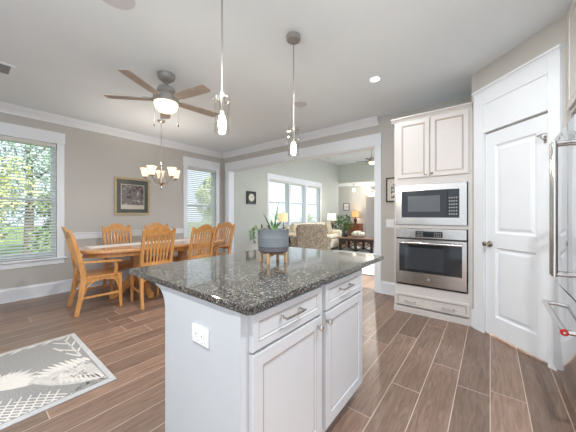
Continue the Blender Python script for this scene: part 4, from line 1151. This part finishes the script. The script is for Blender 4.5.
# patterned armchair, back to the camera
ac = thing('armchair', 'damask-patterned upholstered armchair with its back to the kitchen', 'armchair', (5.36, 3.53, Z2), 38.3 - 90)
bm = BM(); cushion(bm, -0.36, 0.36, -0.30, 0.38, 0.10, 0.40); obj('seat_base', bm, m_arm, ac, smooth=50)
bm = BM(); pr_ = [(-0.35, 0.12), (0.35, 0.12), (0.36, 0.60), (0.365, 0.90), (0.33, 0.965), (0.22, 0.985), (0, 0.990), (-0.22, 0.985), (-0.33, 0.965), (-0.365, 0.90), (-0.36, 0.60)]
prism(bm, pr_, -0.40, -0.24, 'XZ'); bmesh.ops.bevel(bm, geom=[e_ for e_ in bm.edges if abs(e_.verts[0].co.y - e_.verts[1].co.y) < 1e-5], offset=0.04, segments=3, affect='EDGES')
for v in bm.verts: v.co.y -= max(0, v.co.z - 0.4) * 0.12
obj('backrest', bm, m_arm, ac, smooth=60)
for s in (-1, 1):
    bm = BM(); cushion(bm, s * 0.40 - 0.075, s * 0.40 + 0.075, -0.28, 0.44, 0.10, 0.60, 0.03); sweep(bm, [(s * 0.41, -0.28, 0.60), (s * 0.41, 0.45, 0.57)], 0.085, n=14); obj('arm', bm, m_arm, ac, smooth=50)
bm = BM(); cushion(bm, -0.315, 0.315, -0.22, 0.42, 0.405, 0.52, 0.045); obj('seat_cushion', bm, m_arm, ac, smooth=50)
for x in (-0.32, 0.32):
    for y in (-0.30, 0.36):
        bm = BM(); sweep(bm, [(x, y, 0.0), (x, y, 0.10)], [0.018, 0.026], n=8); obj('leg', bm, m_espresso, ac)
# cream sofa under the window
so = thing('sofa', 'cream sofa along the living room wall under the wide window', 'sofa', (7.35, 4.68, 0.0), 180)
SW = 1.18
bm = BM(); cushion(bm, -SW + 0.1, SW - 0.1, -0.40, 0.40, 0.08, 0.40); obj('seat_base', bm, m_sofa, so, smooth=50)
bm = BM(); cushion(bm, -SW + 0.06, SW - 0.06, -0.46, -0.26, 0.10, 0.86, 0.06); obj('backrest', bm, m_sofa, so, smooth=50)
for s in (-1, 1):
    bm = BM(); cushion(bm, s * (SW - 0.1) - 0.09, s * (SW - 0.1) + 0.09, -0.40, 0.44, 0.08, 0.58, 0.04); sweep(bm, [(s * (SW - 0.09), -0.38, 0.58), (s * (SW - 0.09), 0.45, 0.58)], 0.10, n=14); obj('arm', bm, m_sofa, so, smooth=50)
for a, b in ((-0.98, -0.34), (-0.32, 0.32), (0.34, 0.98)):
    bm = BM(); cushion(bm, a, b, -0.22, 0.43, 0.405, 0.54, 0.05); obj('seat_cushion', bm, m_sofa, so, smooth=50)
    bm = BM(); cushion(bm, a, b, -0.255, -0.10, 0.545, 0.95, 0.06); obj('back_cushion', bm, m_sofa, so, smooth=50)
for x in (-1.0, 1.0):
    for y in (-0.34, 0.34):
        bm = BM(); sweep(bm, [(x, y, 0.0), (x, y, 0.08)], [0.02, 0.028], n=8); obj('foot', bm, m_espresso, so)
def pillow(x, y, z, rot, mat, label, s=0.22):
    bm = BM(); n = 8; V = {}
    for side in (1, -1):
        for i in range(n + 1):
            for j in range(n + 1):
                u, v = -1 + 2 * i / n, -1 + 2 * j / n
                th = 0.075 * ((1 - u ** 4) * (1 - v ** 4)) ** 0.5
                if side == -1 and (i in (0, n) or j in (0, n)): V[side, i, j] = V[1, i, j]; continue
                V[side, i, j] = bm.verts.new((u * s * (1 - 0.05 * (1 - v * v)), side * th, s + v * s * (1 - 0.05 * (1 - u * u))))
        for i in range(n):
            for j in range(n): bm.faces.new((V[side, i, j], V[side, i + 1, j], V[side, i + 1, j + 1], V[side, i, j + 1]))
    o = tag(obj('throw_pillow', bm, mat, loc=(x, y, z), smooth=60), label, 'pillow', 'pillows on the sofa')
    o.rotation_euler = (R(-14), 0, R(rot)); return o
pillow(8.06, 4.45, 0.545, 12, m_pill, 'damask-patterned throw pillow at the right end of the cream sofa')
pillow(6.62, 4.45, 0.545, -8, m_sofa, 'plain cream throw pillow at the left end of the cream sofa')
# end tables and lamps
def end_table(x, y, w, h, label):
    t = thing('end_table', label, 'side table', (x, y, 0))
    bm = BM(); box(bm, -w, w, -w, w, h - 0.03, h, 0, 0.004); obj('table_top', bm, m_espresso, t)
    bm = BM(); box(bm, -w + 0.03, w - 0.03, -w + 0.03, w - 0.03, h - 0.15, h - 0.03); obj('drawer_case', bm, m_espresso, t)
    for a in (-1, 1):
        for b in (-1, 1):
            bm = BM(); box(bm, a * (w - 0.04) - 0.02, a * (w - 0.04) + 0.02, b * (w - 0.04) - 0.02, b * (w - 0.04) + 0.02, 0, h - 0.03); obj('leg', bm, m_espresso, t)
    bm = BM(); box(bm, -w + 0.04, w - 0.04, -w + 0.04, w - 0.04, 0.14, 0.165); obj('shelf', bm, m_espresso, t)
def lamp(x, y, z, sw_, sh_, sz, mat, bmat, label, ball=False):
    t = thing('table_lamp', label, 'table lamp', (x, y, z))
    hb = sz - z
    bm = BM()
    if ball: lathe(bm, [(0.07, 0), (0.075, 0.02), (0.03, 0.04), (0.07, hb * 0.35), (0.085, hb * 0.5), (0.05, hb * 0.75), (0.015, hb * 0.85), (0.012, hb + 0.04)], (0, 0, 0), 20)
    else: lathe(bm, [(0.08, 0), (0.08, 0.015), (0.03, 0.03), (0.014, 0.06), (0.02, hb * 0.5), (0.012, hb * 0.7), (0.010, hb + 0.05)], (0, 0, 0), 18)
    obj('lamp_base', bm, bmat, t, smooth=45)
    bm = BM(); lathe(bm, [(sw_, hb), (sw_ * 0.93, hb + sh_), (sw_ * 0.92, hb + sh_), (sw_ * 0.99, hb)], (0, 0, 0), 28, cap=False); obj('lamp_shade', bm, mat, t, smooth=50)
    lamp_light(t, (0, 0, hb + sh_ * 0.5), 'POINT', 0.03, 5.0, (1, 0.85, 0.68))
    bm = BM(); cyl(bm, (0, 0, hb + 0.04), 0.008, sh_ + 0.0, 8); lathe(bm, [(0.004, hb + sh_ + 0.03), (0.012, hb + sh_ + 0.045), (0.003, hb + sh_ + 0.06)], (0, 0, 0), 10)
    for k in range(3):
        a = R(120 * k); sweep(bm, [(0, 0, hb + sh_ + 0.0), (sw_ * 0.925 * math.cos(a), sw_ * 0.925 * math.sin(a), hb + sh_ - 0.005)], 0.003, n=5)
    obj('harp', bm, m_lampb, t)
end_table(5.80, 4.51, 0.24, 0.60, 'dark end table between the armchair and the left end of the sofa')
lamp(5.66, 4.64, 0.601, 0.130, 0.240, 1.03, m_lshade, m_lampb, 'lit table lamp with cream drum shade on the dark end table left of the armchair')
end_table(8.86, 4.86, 0.24, 0.62, 'dark end table at the right end of the sofa, before the leafy plant')
lamp(8.80, 4.80, 0.621, 0.165, 0.255, 1.02, m_wshade, m_lampb, 'lit table lamp with pale wide shade at the right end of the sofa', True)
# leafy plant behind the sofa arm
pp = thing('potted_plant', 'bushy bright green houseplant between the sofa and the cherry dresser', 'plant', (9.75, 4.80, 0))
bm = BM(); lathe(bm, [(0.13, 0), (0.17, 0.30), (0.19, 0.32), (0.17, 0.33), (0.15, 0.30), (0.002, 0.30)], (0, 0, 0), 20); obj('pot', bm, m_terra, pp, smooth=40)
bm = BM()
for k in range(10):
    a = R(36 * k); sweep(bm, [(0, 0, 0.30), (0.08 * math.cos(a), 0.08 * math.sin(a), 0.6), (0.22 * math.cos(a), 0.22 * math.sin(a), 0.85 + 0.03 * (k % 4))], 0.008, n=5)
obj('stems', bm, m_aloe, pp)
bm = BM()
for k in range(330):
    a = random.uniform(0, 6.28); r_ = 0.36 * random.random() ** 0.5; z = random.uniform(0.5, 1.20)
    r_ *= math.sin((z - 0.42) / 0.86 * math.pi) ** 0.5
    p = Vector((r_ * math.cos(a), r_ * math.sin(a), z)); u = Vector((math.cos(a) + random.gauss(0, .5), math.sin(a) + random.gauss(0, .5), random.gauss(-0.2, 0.5))).normalized() * 0.085; s = u.orthogonal().normalized(); s.rotate(Matrix.Rotation(random.uniform(0, 6.28), 3, u)); s *= 0.038
    bm.faces.new([bm.verts.new(q) for q in (p, p + u * 0.4 + s, p + u, p + u * 0.4 - s)])
f_ = obj('leaves', bm, m_ivy, pp); 
# coffee table
ct = thing('coffee_table', 'dark wood coffee table with crossed side rails beyond the armchair', 'coffee table', (0, 0, 0))
CX0, CX1, CY0, CY1, CH = 8.0, 8.75, 2.90, 4.10, 0.455
ct.location = (CX0, CY0, Z2); CH -= Z2
bm = BM(); box(bm, -0.05, CX1 - CX0 + 0.05, -0.05, CY1 - CY0 + 0.05, CH - 0.035, CH, 0, 0.005); obj('table_top', bm, m_topwood, ct)
bm = BM(); sash(bm, 0.0, CX1 - CX0, 0.0, CY1 - CY0, CH - 0.12, CH - 0.035, 0.03)
for v in bm.verts: v.co = (v.co.x, v.co.z, v.co.y)
obj('apron', bm, m_espresso, ct)
for x in (0.03, CX1 - CX0 - 0.03):
    for y in (0.05, 0.60, 1.15):
        bm = BM(); box(bm, x - 0.03, x + 0.03, y - 0.04, y + 0.04, 0, CH - 0.12); obj('leg', bm, m_espresso, ct)
    for y0 in (0.09, 0.64):
        bm = BM(); sweep(bm, [(x, y0, 0.02), (x, y0 + 0.47, CH - 0.125)], 0.022, 0.022); sweep(bm, [(x + 0.001, y0, CH - 0.125), (x + 0.001, y0 + 0.47, 0.02)], 0.022, 0.022); obj('cross_brace', bm, m_espresso, ct)
def blob(name, loc, r, mat, label, cat, rot=0, rough=0.12):
    bm = BM(); bmesh.ops.create_icosphere(bm, subdivisions=3, radius=1)
    for v in bm.verts:
        k = 1 + rough * math.sin(5 * v.co.x + 2) * math.cos(4 * v.co.y) + rough * 0.6 * math.sin(9 * v.co.y + 4 * v.co.z)
        v.co = (v.co.x * r[0] * k, v.co.y * r[1] * k, max(v.co.z, -0.75) * r[2] * (k if v.co.z > -0.7 else 1))
    mn = min(v.co.z for v in bm.verts)
    for v in bm.verts: v.co.z -= mn
    o = tag(obj(name, bm, mat, loc=loc, smooth=60), label, cat); o.rotation_euler.z = R(rot); return o
blob('shell_ornament', (8.38, 3.55, 0.4555), (0.12, 0.24, 0.125), m_shell, 'large pale mottled shell-like ornament lying on the dark coffee table', 'ornament', 18)
bm = BM(); lathe(bm, [(0.06, 0), (0.085, 0.02), (0.10, 0.09), (0.085, 0.16), (0.05, 0.20), (0.055, 0.225), (0.045, 0.225), (0.04, 0.19), (0.07, 0.1), (0.002, 0.02)], (0, 0, 0), 22)
tag(obj('dark_vase', bm, m_vase, loc=(8.33, 3.99, 0.4555), smooth=50), 'rounded charcoal vase at the left end of the coffee table', 'vase')
# cherry dresser by the far wall
dz = thing('cherry_dresser', 'reddish cherry wood dresser against the far wall under the small picture', 'dresser', (11.16, 5.46, 0), -90)
bm = BM(); box(bm, 0, 0.79, 0, 0.40, 0.06, 0.785); box(bm, 0.02, 0.77, 0.02, 0.38, 0, 0.06); obj('case', bm, m_cherry, dz)
bm = BM(); box(bm, -0.02, 0.81, -0.02, 0.41, 0.785, 0.815, 0, 0.006); obj('dresser_top', bm, m_cherry, dz)
for c in range(2):
    for r_ in range(3):
        bm = BM(); rings(bm, 0.03 + c * 0.375, 0.385 + c * 0.375, 0.09 + r_ * 0.23, 0.30 + r_ * 0.23, [(0, -0.014, 0), (0.012, -0.016, 0)], -0.001); dr = obj('drawer', bm, m_cherry, dz)
        bm = BM(); lathe(bm, [(0.006, -0.016), (0.006, -0.028), (0.014, -0.034), (0.010, -0.042)], (0.208 + c * 0.375, 0, 0.195 + r_ * 0.23), 10, 0, 'Y'); obj('drawer_knob', bm, m_brass, dr)
lamp(11.36, 4.95, 0.8155, 0.165, 0.27, 1.13, m_oshade, m_lampb, 'lit table lamp with amber shade on the cherry dresser', True)
fg = thing('figurine', 'small grey seated figurine on the cherry dresser left of the lamp', 'figurine', (11.33, 5.24, 0.8155))
bm = BM(); lathe(bm, [(0.085, 0), (0.09, 0.03), (0.06, 0.07), (0.045, 0.075)], (0, 0, 0), 14); obj('figurine_base', bm, m_fig, fg, smooth=50)
bm = BM(); lathe(bm, [(0.075, 0.0755), (0.08, 0.10), (0.055, 0.15), (0.06, 0.19), (0.03, 0.22), (0.025, 0.23), (0.04, 0.25), (0.04, 0.28), (0.015, 0.305)], (0, 0, 0), 14); obj('figurine_body', bm, m_fig, fg, smooth=50)
# hall pendants
hp = thing('globe_pendant', 'small frosted globe pendant under the hall ceiling near the soffit', 'pendant light', (10.9, 4.82, 2.61))
bm = BM(); lathe(bm, [(0.05, 0), (0.05, -0.015), (0.008, -0.02), (0.006, -0.19)], (0, 0, 0), 14); obj('canopy', bm, m_chrome, hp, smooth=40)
bm = BM(); lathe(bm, [(0.02, -0.185), (0.06, -0.205), (0.082, -0.25), (0.082, -0.30), (0.055, -0.345), (0.002, -0.36)], (0, 0, 0), 18); obj('globe', bm, m_wshade, hp, smooth=60)
lamp_light(hp, (0, 0, -0.40), 'POINT', 0.04, 8.0)
hc = thing('bowl_chandelier', 'glowing white bowl chandelier in the entry hall at the edge of the opening', 'chandelier', (11.6, 4.29, 2.61))
bm = BM(); lathe(bm, [(0.06, 0), (0.05, -0.02), (0.008, -0.03), (0.006, -0.24)], (0, 0, 0), 14)
for k in range(3):
    a = R(120 * k + 10); sweep(bm, [(0, 0, -0.20), (0.14 * math.cos(a), 0.14 * math.sin(a), -0.30), (0.19 * math.cos(a), 0.19 * math.sin(a), -0.40)], 0.006, n=6)
obj('frame', bm, m_chrome, hc, smooth=40)
bm = BM(); lathe(bm, [(0.20, -0.39), (0.19, -0.46), (0.14, -0.52), (0.06, -0.555), (0.002, -0.56), (0.002, -0.545), (0.13, -0.51), (0.18, -0.45), (0.19, -0.39)], (0, 0, 0), 24); obj('glass_bowl', bm, m_bowl, hc, smooth=60)
lamp_light(hc, (0, 0, -0.36), 'POINT', 0.06, 20.0)
